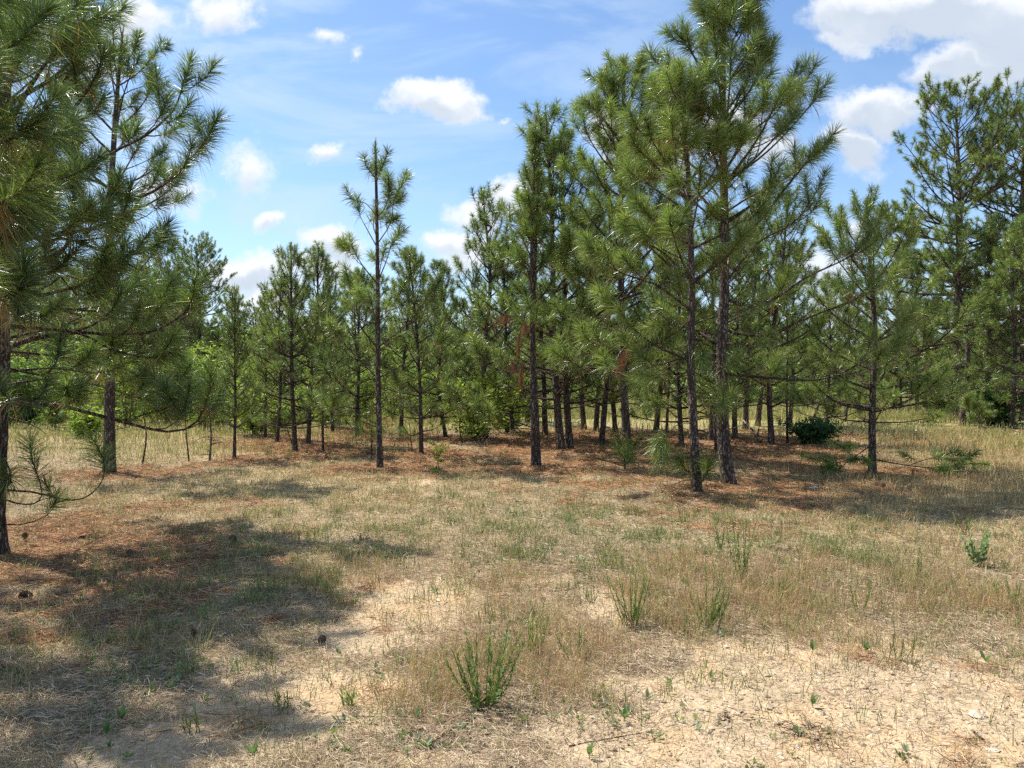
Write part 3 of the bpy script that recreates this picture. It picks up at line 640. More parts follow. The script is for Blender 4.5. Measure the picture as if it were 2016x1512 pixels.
# the pine outside the frame whose shoots hang in at the corner
bZ = np.array((-4.75, 4.7, 0.0)); bZ[2] = float(height(bZ[0], bZ[1])); YZ = 4.7
PZ = Par(nl=.25, n=340, w=.0044, brush=.32, sub=.34, droop=.25, tint=(0, .5), submin=.3, submax=.7, old=.22)
make_pine('pine_tree', bZ, bZ + np.array((.1, .1, 4.7)), .10, PZ, 97, 'pine standing outside the frame, its dark drooping needle tufts fill the upper corner', crown_lo=.5, reach=1.1, whorl=.5, per=(3, 4), e=(15, 55), hero=True, shape=.5, limbs=[
  L(YZ, (-420, 560), (-250, 560), (-100, 560, .1), (0, 590, .1), (50, 560, .1), (48, 520, .1), r=.02, bare=.5), L(YZ, (-420, 480), (-200, 450), (-60, 420), (40, 380, .1), (75, 320, .1), r=.022),
  L(YZ, (-420, 380), (-200, 340), (-60, 300), (50, 260), (110, 190), r=.022), L(YZ, (-420, 280), (-200, 200), (-60, 140), (40, 80), (90, 20), r=.022), L(YZ, (-420, 180), (-200, 60), (-80, 0), (20, -60), r=.02),
  L(YZ, (-420, 430), (-250, 430, .3), (-100, 400, .5), (0, 340, .6), (20, 280, .6), r=.02), L(YZ, (-420, 330), (-250, 320, -.3), (-120, 260, -.4), (-40, 170, -.4), (-30, 110, -.4), r=.02), L(YZ, (-420, 520), (-280, 520, .3), (-120, 500, .4), (10, 470, .5), (60, 430, .5), r=.02)])
for a in [
  ('old', 392, 800, 492, 'tall old pine with a thick bare trunk and dark head left of the cloud', GF),
  ('old', 330, 806, 520, 'old pine behind the trunk that stands in the grass, dark round head', GF),
  ('tall', 110, 820, 560, 'far pine seen low between the curling limbs of the large edge pine', GF),
  ('tall', 165, 815, 540, 'far pine just left of the bare straight trunk', GF),
  ('cone', 60, 822, 600, 'far pine near the edge pine trunk, dark and low', GF),
  ('cone', 270, 812, 600, 'far pine between the bare trunk and the dry saplings', GF),
  ]: plant(*a, litter=0)
frng = random.Random(77)
for i in range(22):
    x = 25 + i * 60 + frng.uniform(-16, 16)
    if x > 1080: x += 480
    if 405 < x < 520: continue
    Yf = frng.uniform(23, 33) if x > 430 else frng.uniform(30, 38)
    plant(frng.choice(['cone', 'cone', 'tall', 'spire']), x, 800, frng.uniform(520, 600) if x < 1100 else frng.uniform(560, 640), 'pine of the second row, its crown closing a gap between nearer pines', GF, litter=.9 if x > 430 else 0, Y=Yf, fat=1.2)
for px in list(range(-160, 2200, 62)):
    Yf = frng.uniform(34, 52); x = px + frng.uniform(-20, 20)
    if 1585 < x < 1660: continue
    plant(frng.choice(['cone', 'tall', 'cone', 'old']), x, 800, frng.uniform(570, 640), 'distant pine in the row beyond the grass field', GF, litter=0, Y=Yf, fat=1.25)
#@@GROUND
# ------------------------------------------------------------------ ground cover maps (world x, y -> how much of each cover)
def patch(px, py, rx, ry, w=1.0):
    c = G(px, py); a = G(px, py - ry); b = G(px, min(py + ry, 1900)); rw = rx / F * c[1]
    return (c[0], (a[1] + b[1]) / 2, rw, abs(a[1] - b[1]) / 2, w)
SANDP = [patch(*a) for a in ((1750, 1420, 430, 140, 1.9), (1350, 1470, 330, 80, 1.5), (815, 1185, 120, 50, 1.6), (710, 1255, 110, 45, 1.3), (880, 1290, 90, 40, .2), (560, 1390, 250, 85, 1.35), (350, 1480, 230, 70, 1.5), (450, 1440, 160, 60, 1.5), (1190, 1200, 60, 70, .9),
                             (1050, 1140, 130, 22, .6), (1000, 1500, 320, 50, .8), (1250, 1330, 120, 60, .8), (1900, 1330, 200, 60, .8), (640, 1280, 130, 50, .5), (830, 950, 30, 6, 1.2), (1040, 935, 30, 5, .8), (1700, 1600, 700, 120, 1.3))]
LITP = [patch(*a) for a in ((200, 1130, 330, 90, 1.0), (60, 1060, 200, 60, 1.0), (1180, 890, 260, 50, 1.2), (1500, 905, 300, 50, 1.1), (1350, 985, 260, 35, .8), (700, 890, 260, 22, .7), (1750, 870, 180, 18, .6), (240, 1190, 260, 60, .6), (1900, 850, 200, 12, .9))]
REDP = [patch(*a) for a in ((960, 1180, 200, 90, .7), (1080, 1290, 200, 90, .9), (880, 1360, 130, 60, .8), (1380, 1180, 220, 70, 1.0), (1650, 1160, 340, 60, 1.0), (1900, 1200, 200, 50, 1.0), (1320, 1130, 130, 40, .8), (700, 1150, 130, 35, .8), (1500, 1230, 250, 60, .8))]
GRNP = [patch(*a) for a in ((560, 1110, 190, 50, 1.2), (1250, 1040, 340, 50, 1.0), (430, 1180, 220, 60, .7), (1100, 1090, 300, 50, .6), (250, 1290, 300, 100, .35), (1640, 1090, 160, 30, .5), (620, 1060, 200, 40, .5), (900, 1050, 250, 50, .6), (100, 1400, 250, 120, .2))]
DRYP = [patch(*a) for a in ((620, 960, 420, 60, 1.0), (400, 900, 300, 30, .8), (1930, 900, 160, 60, 1.6), (1800, 1050, 280, 50, 1.0), (700, 1030, 400, 50, .6), (330, 860, 330, 20, 1.0))]
def field(P_, x, y):
    s = np.zeros_like(x, dtype=float)
    for cx, cy, rx, ry, w in P_: s = np.maximum(s, w * np.exp(-0.9 * (((x - cx) / rx) ** 2 + ((y - cy) / ry) ** 2)))
    return s
LT = np.array(LITTER)
def maps(x, y):
    x = np.asarray(x, float); y = np.asarray(y, float)
    n1 = fbm(x * .8, y * .8, 31, 4); n2 = fbm(x * 2.6, y * 2.6, 51, 4); n3 = fbm(x * 7, y * 7, 71, 3)
    near = (y < 60) & (y > -20)
    lit = field(LITP, x, y)
    for tx, ty, r in LT: lit = np.maximum(lit, 1.25 * np.exp(-((x - tx - .25 * r) ** 2 + (y - ty + .15 * r) ** 2) / (r * .85) ** 2))
    lit = np.clip(lit * 1.2 + (n1 - .5) * 1.6 + (n2 - .5) * 1.7 + (n3 - .5) * .6 - .26, 0, 1)
    sand = np.clip(field(SANDP, x, y) * 1.15 + (n1 - .5) * .9 + (n2 - .5) * 1.5 + (n3 - .5) * .7 - .22, 0, 1)
    behind = np.clip((2.5 - y) / 2, 0, 1) * np.clip(n1 * 3 - 1, 0, 1); sand = np.maximum(sand, behind)
    red = np.clip(field(REDP, x, y) * 1.2 + (n2 - .5) * 1.4 - .15, 0, 1) * (1 - .8 * sand)
    grn = np.clip(field(GRNP, x, y) + (n2 - .42) * 1.2, 0, 1) * (1 - .6 * lit)
    dry = np.clip(field(DRYP, x, y) + .25 + (n1 - .5) * .8, 0, 1) * (1 - .75 * lit) * (1 - .8 * sand)
    return lit, sand, red, grn, dry
def lerp(a, b, f): return a * (1 - f[..., None]) + b * f[..., None]
def ground_tone(x, y, lit, sand, red, grn, dry):
    n = fbm(x * 3.1, y * 3.1, 91, 4); nf = fbm(x * 13, y * 13, 97, 3)
    c = np.zeros(x.shape + (3,)) + np.array((0.30, 0.22, 0.135))
    c = lerp(c, np.array((0.20, 0.145, 0.095)), sstep(n, .4, .7))
    c = lerp(c, np.array((0.44, 0.345, 0.19)), dry * .7)
    c = lerp(c, np.array((0.21, 0.20, 0.10)), grn * .4)
    c = lerp(c, np.array((0.53, 0.41, 0.265)), sstep(sand, .12, .5))
    c = lerp(c, np.array((0.60, 0.41, 0.22)), sstep(sand, .3, .7) * sstep(n, .5, .62) * .5)
    c = lerp(c, np.array((0.300, 0.150, 0.075)), sstep(lit, .12, .65) * .88)
    c = c * (0.82 + .36 * nf)[..., None]
    far = sstep(y, 19, 25)
    c = lerp(c, np.array((0.36, 0.32, 0.14)), far * .9)
    return c
def ground():
    N, M = 860, 820; k = 6.0
    s = np.linspace(-1, 1, N); X = np.sinh(k * s) / math.sinh(k) * 520
    t = np.linspace(-1, 1, M); Yy = 4.2 + np.sinh(k * t) / math.sinh(k) * 520
    x, y = np.meshgrid(X, Yy); x = x.ravel(); y = y.ravel()
    z = height(x, y); m = maps(x, y); c = ground_tone(x, y, *m)
    rel = (fbm(x * 9, y * 9, 5, 3) - .5) * .03 * (1 - .3 * m[1]); z = z + rel - .004
    i, j = np.meshgrid(np.arange(M - 1), np.arange(N - 1), indexing='ij')
    q = np.stack([i * N + j, i * N + j + 1, (i + 1) * N + j + 1, (i + 1) * N + j], -1).reshape(-1, 4)
    mat, tn = new_mat('ground')
    out = tn.n('ShaderNodeOutputMaterial'); b = tn.n('ShaderNodeBsdfPrincipled'); tn.l(b.outputs[0], out.inputs[0])
    a = tn.n('ShaderNodeAttribute', attribute_name='tone'); o = tn.n('ShaderNodeTexCoord').outputs['Object']
    f1 = tn.noise(o, 60, 5, .7); f2 = tn.noise(tn.map(o, (1, .5, 1), rot=(0, 0, .6)), 24, 4, .65)
    col = tn.mix(tn.m('MULTIPLY', tn.mr(f1, .38, .62), .55), a.outputs['Color'], tn.mix(1.0, a.outputs['Color'], (.55, .5, .46), 'MULTIPLY'))
    col = tn.mix(tn.m('MULTIPLY', tn.mr(f2, .5, .68), .35), col, tn.mix(1.0, col, (1.3, 1.25, 1.2), 'MULTIPLY'))
    tn.l(col, b.inputs['Base Color']); b.inputs['Roughness'].default_value = .95; b.inputs['Specular IOR Level'].default_value = .1
    bp = tn.n('ShaderNodeBump'); bp.inputs['Strength'].default_value = .6; bp.inputs['Distance'].default_value = .012
    tn.l(tn.m('ADD', f1, f2), bp.inputs['Height']); tn.l(bp.outputs[0], b.inputs['Normal'])
    me = mesh_from('ground', np.stack([x, y, z], 1), q.ravel(), np.full(len(q), 4), c, True, mat)
    link('ground', me, None, None, kind='structure', label='sandy ground with dead grass and pine needle litter', category='ground')
ground()

# ------------------------------------------------------------------ small growth, numberless: blades and straws
GR = np.random.default_rng(404)
def scatter(n, y0, y1, wfun, pw=1.0, wide=.86):
    """n accepted-ish points between depths y0..y1, sparser with distance"""
    u = GR.uniform(0, 1, n)
    y = (y0 ** (1 - pw) + u * (y1 ** (1 - pw) - y0 ** (1 - pw))) ** (1 / (1 - pw)) if abs(pw - 1) > 1e-3 else y0 * (y1 / y0) ** u
    x = GR.uniform(-wide, wide, n) * (y + .6)
    m = maps(x, y); keep = GR.uniform(0, 1, n) < wfun(x, y, *m)
    return x[keep], y[keep], [q[keep] for q in m]
def blades(name, x, y, hgt, wid, bend, tone, mat, label, segs=2, tilt=.35, heads=False, cat='grass'):
    n = len(x); z = height(x, y) - .012
    az = GR.uniform(0, 2 * math.pi, n); d = np.stack([np.sin(az), np.cos(az), np.zeros(n)], 1)
    az2 = GR.uniform(0, 2 * math.pi, n); s = np.stack([np.sin(az2), np.cos(az2), np.zeros(n)], 1) * (wid * .5)[:, None]
    b = np.stack([x, y, z], 1); up = np.array((0, 0, 1.0)); tl = (GR.uniform(0, 1, n) * tilt)
    mid = b + up * (hgt * .6)[:, None] + d * (hgt * .6 * tl)[:, None]
    tip = b + up * (hgt * (1 - .45 * bend))[:, None] + d * (hgt * (tl + bend * .8))[:, None]
    V = np.stack([b - s, b + s, mid + s * .8, mid - s * .8, tip], 1).reshape(-1, 3)
    o = (np.arange(n) * 5)[:, None]; lp = (o + np.array([0, 1, 2, 3, 3, 2, 4])).ravel(); sz = np.tile([4, 3], n)
    return link(name, mesh_from(name, V, lp, sz, np.repeat(tone, 5, 0), False, mat), None, None, kind='stuff', label=label, category=cat)
def straws(name, x, y, ln, wid, tone, label, lift=.012, tiltz=.12, dirb=None, cat='litter'):
    n = len(x); z = height(x, y) + GR.uniform(-.004, lift, n)
    az = GR.uniform(0, math.pi, n); el = GR.normal(0, tiltz, n)
    d = np.stack([np.sin(az) * np.cos(el), np.cos(az) * np.cos(el), np.sin(el)], 1)
    cv = GR.normal(0, .22, n); d2 = np.stack([np.sin(az + cv) * np.cos(el), np.cos(az + cv) * np.cos(el), -np.sin(el) * .5], 1)
    c = np.stack([x, y, z + .004], 1); s = np.cross(d, (0, 0, 1.0)); s /= np.linalg.norm(s, axis=1)[:, None] + 1e-9; s = s * (wid * .5)[:, None]
    s[:, 2] += GR.normal(0, 1, n) * wid * .35
    a = c - d * (ln * .5)[:, None]; e = c + d2 * (ln * .5)[:, None]
    V = np.stack([a - s * .6, a + s * .6, c + s, c - s, e], 1).reshape(-1, 3)
    o = (np.arange(n) * 5)[:, None]; lp = (o + np.array([0, 1, 2, 3, 3, 2, 4])).ravel(); sz = np.tile([4, 3], n)
    return link(name, mesh_from(name, V, lp, sz, np.repeat(tone, 5, 0), False, M_STRAW), None, None, kind='stuff', label=label, category=cat)
def tones(n, cols, spread=.3, wts=None):
    c = np.array(cols)[GR.choice(len(cols), n, p=wts)]
    return c * GR.uniform(1 - spread, 1 + spread, n)[:, None]
dep = lambda y, a, b=.00035: a + b * y
# matted dead grass lying on the soil
x, y, m = scatter(330000, 2.2, 15, lambda x, y, l, s, r, g, d: np.clip(.85 - .66 * s - .45 * l + .2 * (fbm(x * 2, y * 2, 7, 3) > .52), .05, 1), 1.15)
n = len(x); straws('dead_straw', x, y, GR.uniform(.025, .105, n), dep(y, .0012), tones(n, [(.50, .40, .25), (.36, .27, .18), (.22, .165, .115), (.60, .50, .34), (.42, .30, .20)]), 'matted grey brown dead straw lying over the sandy soil', .02, .16)
# fallen pine needles, rust coloured
x, y, m = scatter(420000, 2.6, 22, lambda x, y, l, s, r, g, d: np.clip(l * 1.5 - .1, 0, 1), .75)
n = len(x); straws('fallen_needles', x, y, GR.uniform(.08, .2, n), dep(y, .0016, .0004), tones(n, [(.40, .22, .11), (.30, .155, .08), (.19, .10, .06), (.50, .33, .18), (.46, .25, .12)]), 'rust coloured carpet of fallen pine needles under the trees', .025, .14)
# short upright dry grass
x, y, m = scatter(330000, 2.8, 20, lambda x, y, l, s, r, g, d: np.clip(d * 1.2 * sstep(fbm(x * 4.5, y * 4.5, 15, 3), .34, .62) + .1 * d, .02, 1), 1.0)
n = len(x); blades('dry_grass', x, y, GR.uniform(.03, .10, n) * (1 + .5 * m[4]), dep(y, .0018, .0004), GR.uniform(0, .9, n), tones(n, [(.52, .42, .23), (.44, .34, .17), (.60, .52, .33), (.33, .29, .13), (.36, .25, .14)]), M_GRASS, 'short curled tan grass covering most of the clearing', tilt=.9)
# green blades in tussocks
x, y, m = scatter(420000, 2.6, 17, lambda x, y, l, s, r, g, d: np.clip((g * .85 + .12 + .08 * sstep(y, 6, 9) + .35 * r) * sstep(y, 2.0, 7.0) * sstep(fbm(x * 5, y * 5, 61, 2), .5, .66) * (1 - .4 * s), 0, 1), .95)
n = len(x); blades('green_grass', x, y, GR.uniform(.04, .15, n) * (1 + .4 * m[2]), dep(y, .0026, .0004), GR.uniform(0, .7, n), tones(n, [(.18, .24, .07), (.25, .29, .10), (.16, .20, .10), (.33, .34, .14)]), M_GRASS, 'scattered tussocks of fresh green grass blades', tilt=.6)
# fine reddish stems
x, y, m = scatter(330000, 2.8, 12, lambda x, y, l, s, r, g, d: np.clip(r * (fbm(x * 4, y * 4, 44, 3) * 2.4 - .55), 0, 1), .85)
n = len(x); blades('red_grass', x, y, GR.uniform(.07, .23, n), dep(y, .0011, .0003), GR.uniform(0, .5, n), tones(n, [(.50, .31, .17), (.58, .38, .24), (.44, .35, .14), (.54, .33, .25), (.36, .36, .12)]), M_GRASS, 'hazy patches of fine reddish flowering grass', tilt=.5)
# grey green herbs, small rosettes of oval leaves
def rosettes(name, x, y, size, nl, tone, label):
    n = len(x); idx = np.repeat(np.arange(n), nl); N = len(idx)
    b = np.stack([x, y, height(x, y) + .003], 1)[idx] + np.concatenate([GR.normal(0, .008, (N, 2)), np.zeros((N, 1))], 1)
    az = GR.uniform(0, 6.28, N); el = np.radians(GR.uniform(20, 75, N)); l = size[idx] * GR.uniform(.6, 1.1, N)
    d = np.stack([np.sin(az) * np.cos(el), np.cos(az) * np.cos(el), np.sin(el)], 1); s = np.stack([np.cos(az), -np.sin(az), np.zeros(N)], 1)
    m1 = b + d * (l * .5)[:, None]; t1 = b + d * l[:, None] - np.array((0, 0, 1)) * (l * .12)[:, None]; w = s * (l * .17)[:, None]
    V = np.stack([b, m1 + w, t1, m1 - w], 1).reshape(-1, 3)
    return link(name, mesh_from(name, V, np.arange(N * 4), np.full(N, 4), np.repeat(tone[idx] * GR.uniform(.8, 1.2, N)[:, None], 4, 0), False, M_LEAF), None, None, kind='stuff', label=label, category='herbs')
x, y, m = scatter(30000, 2.8, 14, lambda x, y, l, s, r, g, d: np.clip((g * .8 + .06) * (1 - .85 * s) * sstep(fbm(x * 1.7, y * 1.7, 88, 3), .45, .62), 0, 1), 1.1)
n = len(x); rosettes('low_herbs', x, y, GR.uniform(.022, .055, n), 7, tones(n, [(.22, .27, .17), (.28, .32, .22), (.18, .24, .09), (.24, .29, .10)], .2), 'low grey green herbs with small oval leaves among the grass')
# gravel
def gravel():
    x, y, m = scatter(26000, 2.3, 9, lambda x, y, l, s, r, g, d: np.clip(sstep(s, .2, .6) * .8 + .01, 0, 1) * (.35 + (x > 0) * .65), 1.6)
    n = len(x); base = np.array([(1, 0, 0), (.3, .95, 0), (-.8, .6, 0), (-.8, -.6, 0), (.3, -.95, 0), (.1, 0, .55)])
    f = np.array([0, 1, 5, 1, 2, 5, 2, 3, 5, 3, 4, 5, 4, 0, 5])
    a = GR.uniform(0, 6.28, n); sz = GR.gamma(1.3, .0030, n) + .0018; V = base[None] * GR.uniform(.65, 1.3, (n, 6, 1)); V[..., 0] *= GR.uniform(.8, 1.8, n)[:, None]
    c, s = np.cos(a)[:, None], np.sin(a)[:, None]; vx = (V[..., 0] * c - V[..., 1] * s) * sz[:, None] + x[:, None]; vy = (V[..., 0] * s + V[..., 1] * c) * sz[:, None] + y[:, None]
    vz = V[..., 2] * sz[:, None] * 1.2 + height(x, y)[:, None] - .001
    t = np.repeat(tones(n, [(.56, .45, .31), (.48, .37, .25), (.34, .26, .19), (.60, .51, .38), (.50, .35, .22)]), 6, 0)
    lp = (np.arange(n)[:, None] * 6 + f[None]).ravel()
    link('gravel', mesh_from('gravel', np.stack([vx, vy, vz], -1).reshape(-1, 3), lp, np.full(n * 5, 3), t, False, M_STRAW), None, None, kind='stuff', label='small pale gravel strewn over the bare sand', category='gravel')
gravel()
# tall growth of the field behind the trees
def tallfield():
    x, y, m = scatter(230000, 15, 75, lambda x, y, l, s, r, g, d: np.clip(sstep(y + .12 * x * (x < 0) * 1.0 + 0 * x, 24.5, 28) + (y > 18) * .22 * (1 - .8 * l) + (1 - l) * .25 * (x < -2) + (x > 8) * .4 * (1 - l), 0, 1), .9, .8)
    far = sstep(y, 22, 30); n = len(x)
    blades('field_grass', x, y, GR.uniform(.12, .35, n) * (1 + 1.0 * far), .004 + .0005 * y, GR.uniform(0, .6, n), tones(n, [(.46, .40, .19), (.30, .32, .10), (.54, .46, .24), (.24, .29, .09)]), M_GRASS, 'tall mixed green and straw coloured grass of the field behind the pines', tilt=.4)
tallfield()
# brown grass beside the wide young pine
x, y, m = scatter(90000, 9, 20, lambda x, y, l, s, r, g, d: np.exp(-((x - .62 * y) / (.22 * y)) ** 2) * (1 - .7 * l) * (x > 3), .7, .95)
n = len(x); blades('tan_grass', x, y, GR.uniform(.08, .26, n), .003 + .0002 * y, GR.uniform(0, .5, n), tones(n, [(.50, .37, .19), (.42, .30, .14), (.56, .45, .24)]), M_GRASS, 'stand of orange tan grass beside the wide young pine', tilt=.4)
#@@THINGS
# ------------------------------------------------------------------ broad leaved growth
def leaf_cloud(V_c, n_leaf, size, tones_, rng, flat=.4):
    """leaves round the points V_c (m,4: xyz + spread)"""
    i = rng.integers(0, len(V_c), n_leaf); c = V_c[i, :3] + rng.normal(size=(n_leaf, 3)) * V_c[i, 3:4] * np.array((1, 1, .6))
    a = rng.normal(size=(n_leaf, 3)); a[:, 2] *= flat; a /= np.linalg.norm(a, axis=1)[:, None]
    b = np.cross(a, rng.normal(size=(n_leaf, 3))); b /= np.linalg.norm(b, axis=1)[:, None]
    s = size * rng.uniform(.6, 1.25, n_leaf)[:, None]
    V = np.stack([c - a * s, c + b * s * .42, c + a * s, c - b * s * .42], 1).reshape(-1, 3)
    t = np.array(tones_)[rng.integers(0, len(tones_), n_leaf)] * rng.uniform(.75, 1.3, n_leaf)[:, None]
    return V, np.arange(n_leaf * 4), np.full(n_leaf, 4), np.repeat(t, 4, 0)
def make_shrub(name, cat, base, h, rad, nst, nleaf, size, tn, seed, label, group=None, spread=.16, low=.2, part='foliage', r0=.016, layers=3, flat=.4):
    rng = np.random.default_rng(seed); base = np.asarray(base, float)
    root = link(name, None, loc=base, label=label, category=cat, group=group)
    W = Wood(); pts = []
    for k in range(nst):
        az = rng.uniform(0, 6.28); lean = rng.uniform(.2, 1) * rad; H = h * rng.uniform(.65, 1.0)
        p = curve_path((rng.normal(0, .04), rng.normal(0, .04), -.05), az, R(90) - math.atan2(lean, H) * .5, R(90) - math.atan2(lean, H) * 1.25, math.hypot(H, lean), 8, 1, .14, rng)
        W.tube(p, np.linspace(r0, r0 * .25, len(p)), 5, .08, rng=rng, tone=(.8, .8, .75))
        for q in range(7 * layers):
            i = rng.integers(max(1, int(low * 8)), 8); a2 = rng.uniform(0, 6.28); l = rad * rng.uniform(.25, 1.0) * rng.uniform(.5, 1.1)
            b = curve_path(p[min(i, 7)], a2, R(rng.uniform(-5, 45)), R(rng.uniform(0, 40)), l, 4, 1, .2, rng)
            W.tube(b, np.linspace(r0 * .3, .002, 4), 4, tone=(.8, .8, .75))
            for pt in b[1:]:
                if rng.uniform() < .7: pts.append((*pt, spread * rng.uniform(.25, .8)))
    pts = np.array(pts)
    link('stems', W.mesh('stems', M_BARK), root)
    V, l, z, t = leaf_cloud(pts, nleaf, size, tn, rng, flat)
    link(part, mesh_from(part, V, l, z, t, False, M_LEAF), root)
    return root
LIME = [(.25, .34, .065), (.33, .40, .08), (.18, .26, .055), (.38, .42, .11)]
DKG = [(.05, .12, .045), (.08, .16, .05), (.04, .095, .04)]
MIDG = [(.10, .17, .04), (.13, .20, .05), (.08, .14, .035)]
def shrub_at(px, py, top, halfw, label, tn=LIME, nl=2600, size=.06, nst=5, seed=1, name='leafy_shrub', cat='shrub', **k):
    k.setdefault('low', .1); nst = nst + 3 if name == 'leafy_shrub' else nst; nl = int(nl * .8)
    b = G(px, py); H = P(px, top, b[1])[2] - b[2]
    return make_shrub(name, cat, b, H, halfw / F * b[1], nst, nl, size, tn, seed, label, **k)
shrub_at(300, 832, 700, 95, 'bright yellow green broad leaved shrub between the bare trunk and the dry saplings', nl=7000, nst=7, seed=2, size=.075)
shrub_at(372, 836, 735, 45, 'smaller lime green shrub right of the broad yellow green one', nl=2600, nst=5, seed=3, size=.07)
shrub_at(172, 862, 810, 42, 'low bright green shrub left of the bare straight trunk', nl=2400, nst=5, seed=4)
shrub_at(60, 842, 720, 80, 'mid green broad leaved shrub by the edge pine trunk', tn=MIDG, nl=5000, nst=6, seed=5, size=.08)
shrub_at(500, 856, 745, 60, 'lime green shrub behind the slender pale pine', nl=2600, nst=5, seed=6, size=.065)
shrub_at(545, 848, 780, 50, 'low lime green shrub at the foot of the bushy spired pine', nl=2000, nst=5, seed=7, size=.065)
shrub_at(935, 866, 735, 85, 'yellow green shrub glowing between the black trunk and the thin twin trunks', nl=3300, nst=8, seed=8, size=.055, tn=[(.34, .42, .08), (.42, .46, .10), (.24, .33, .06)])
shrub_at(1000, 852, 760, 60, 'green shrub just behind the yellow green one', tn=LIME, nl=2400, nst=6, seed=9, size=.06)
shrub_at(1660, 812, 758, 75, 'low sunny green shrub in the field past the dark shrub', nl=3600, nst=7, seed=10, size=.085)
shrub_at(1575, 812, 765, 55, 'low green shrub in the field behind the thin reddish stem', tn=MIDG + LIME, nl=2600, nst=6, seed=12, size=.085)
shrub_at(1850, 822, 752, 60, 'soft green shrub in the field left of the great pine', tn=MIDG + LIME, nl=3000, nst=6, seed=13, size=.09)
shrub_at(1390, 808, 762, 60, 'green shrub seen low between the grove trunks', tn=MIDG + LIME, nl=3000, nst=6, seed=14, size=.09)
shrub_at(1125, 812, 765, 60, 'green shrub past the pair of thin trunks, low in the field', tn=MIDG + LIME, nl=3000, nst=6, seed=16, size=.09)
shrub_at(1598, 874, 836, 50, 'low dense dark green shrub spread on the needle carpet', tn=DKG, nl=6000, nst=14, seed=11, size=.045, low=0, spread=.09, flat=.8)
shrub_at(1965, 842, 760, 50, 'dark undergrowth shrub in the thicket by the great pine', tn=DKG + MIDG, nl=4000, nst=7, seed=15, size=.07)
shrub_at(858, 935, 862, 22, 'thin yellow green sapling standing in front of the needle carpet', nl=420, size=.028, nst=2, seed=21, name='sapling', cat='sapling', r0=.006, spread=.05, layers=1)
shrub_at(745, 850, 835, 38, 'small heap of reddish dead brush behind the slim lone pine', tn=[(.30, .13, .06), (.36, .18, .09)], nl=900, size=.05, nst=6, seed=22, name='dead_brush', cat='brush', spread=.08)
urng = random.Random(3)
for i, px in enumerate([20, 60, 105, 150, 215, 250, 330, 400, 430, 455, 490, 530, 600, 635, 665, 715, 770, 815, 850, 885, 985, 1040]):
    Yu = urng.uniform(21, 27); b = P(px, 800, Yu); b[2] = float(height(b[0], b[1])); hh = urng.uniform(1.2, 2.7)
    make_shrub('leafy_shrub', 'shrub', b, hh, urng.uniform(.5, .9), 7, 2400, .05, [LIME, LIME, MIDG + LIME][i % 3], 60 + i, 'loose leafy shrub of the understory between and behind the pine trunks', 'understory shrubs', low=.1)
# distant woodland closing the field
def woodland():
    rng = np.random.default_rng(5); pts = []
    for k in range(900):
        x = rng.uniform(-95, 95); y = rng.uniform(54, 80) - (8 if x < -8 else 0); H = (3.4 + 2.8 * float(fbm(x * .09, y * .05, 12, 3))) * (1.0 if not 24 < x < 34 else .8)
        for q in range(12):
            z = H * rng.uniform(.05, 1) ** .8; pts.append((x + rng.normal(0, 1.0), y + rng.normal(0, 1.0), z, rng.uniform(.3, .7)))
    V, l, z, t = leaf_cloud(np.array(pts), 190000, .26, MIDG + DKG + [(.18, .26, .07)], rng, .6)
    link('far_woodland', mesh_from('far_woodland', V, l, z, t, False, M_LEAF), None, None, kind='stuff', label='low green woodland closing the far side of the field', category='woodland')
woodland()
# bright green roadside tree seen in the gap
make_shrub('field_tree', 'tree', P(1625, 735, 56) * (1, 1, 0), 4.4, 2.4, 6, 14000, .12, [(.15, .24, .05), (.20, .28, .07)], 33, 'light green tree far off in the gap beside the parked car', spread=.45, r0=.06, part='crown')

# ------------------------------------------------------------------ weeds
def make_weed(base, h, nst, lean, seed, label, group=None, tn=((.13, .20, .05), (.19, .26, .07), (.25, .28, .09)), leafl=.042, dens=120, azs=None, name='weed', wl=.075):
    rng = np.random.default_rng(seed); base = np.asarray(base, float); root = link(name, None, loc=base, label=label, category='weed', group=group)
    W = Wood(); V = []; T = []
    for k in range(nst):
        az = azs[k] if azs else rng.uniform(0, 6.28); H = h * rng.uniform(.6, 1.05); ln = lean * rng.uniform(.3, 1.1)
        p = curve_path((rng.normal(0, .02), rng.normal(0, .02), -.01), az, R(90) - ln, R(90) - ln * rng.uniform(.2, .8), H, 9, 1, .11, rng); W.tube(p, np.linspace(.0024, .0010, 9), 4, tone=(.13, .16, .06))
        m = int(dens * H); q = rng.uniform(.12, 1, m) * 8; i = np.minimum(q.astype(int), 7); c = p[i] + (p[i + 1] - p[i]) * (q - i)[:, None]
        tg = p[i + 1] - p[i]; tg /= np.linalg.norm(tg, axis=1)[:, None]; r = rng.normal(size=(m, 3)); r -= (r * tg).sum(1)[:, None] * tg; r /= np.linalg.norm(r, axis=1)[:, None]
        al = np.radians(rng.uniform(15, 58, m))[:, None]; d = np.cos(al) * tg + np.sin(al) * r; s = np.cross(d, tg); s /= np.linalg.norm(s, axis=1)[:, None] + 1e-9
        l = (leafl * rng.uniform(.6, 1.2, m) * (1.15 - q / 16))[:, None]
        V.append(np.stack([c, c + d * l * .5 + s * l * wl, c + d * l, c + d * l * .5 - s * l * wl], 1).reshape(-1, 3)); T.append(np.repeat(np.array(tn)[rng.integers(0, len(tn), m)] * rng.uniform(.7, 1.3, m)[:, None], 4, 0))
    V = np.concatenate(V); link('stems', W.mesh('stems', M_LEAF), root)
    link('leaves', mesh_from('leaves', V, np.arange(len(V)), np.full(len(V) // 4, 4), np.concatenate(T), False, M_LEAF), root)
    return root
WG = 'leafy weeds growing in the clearing'
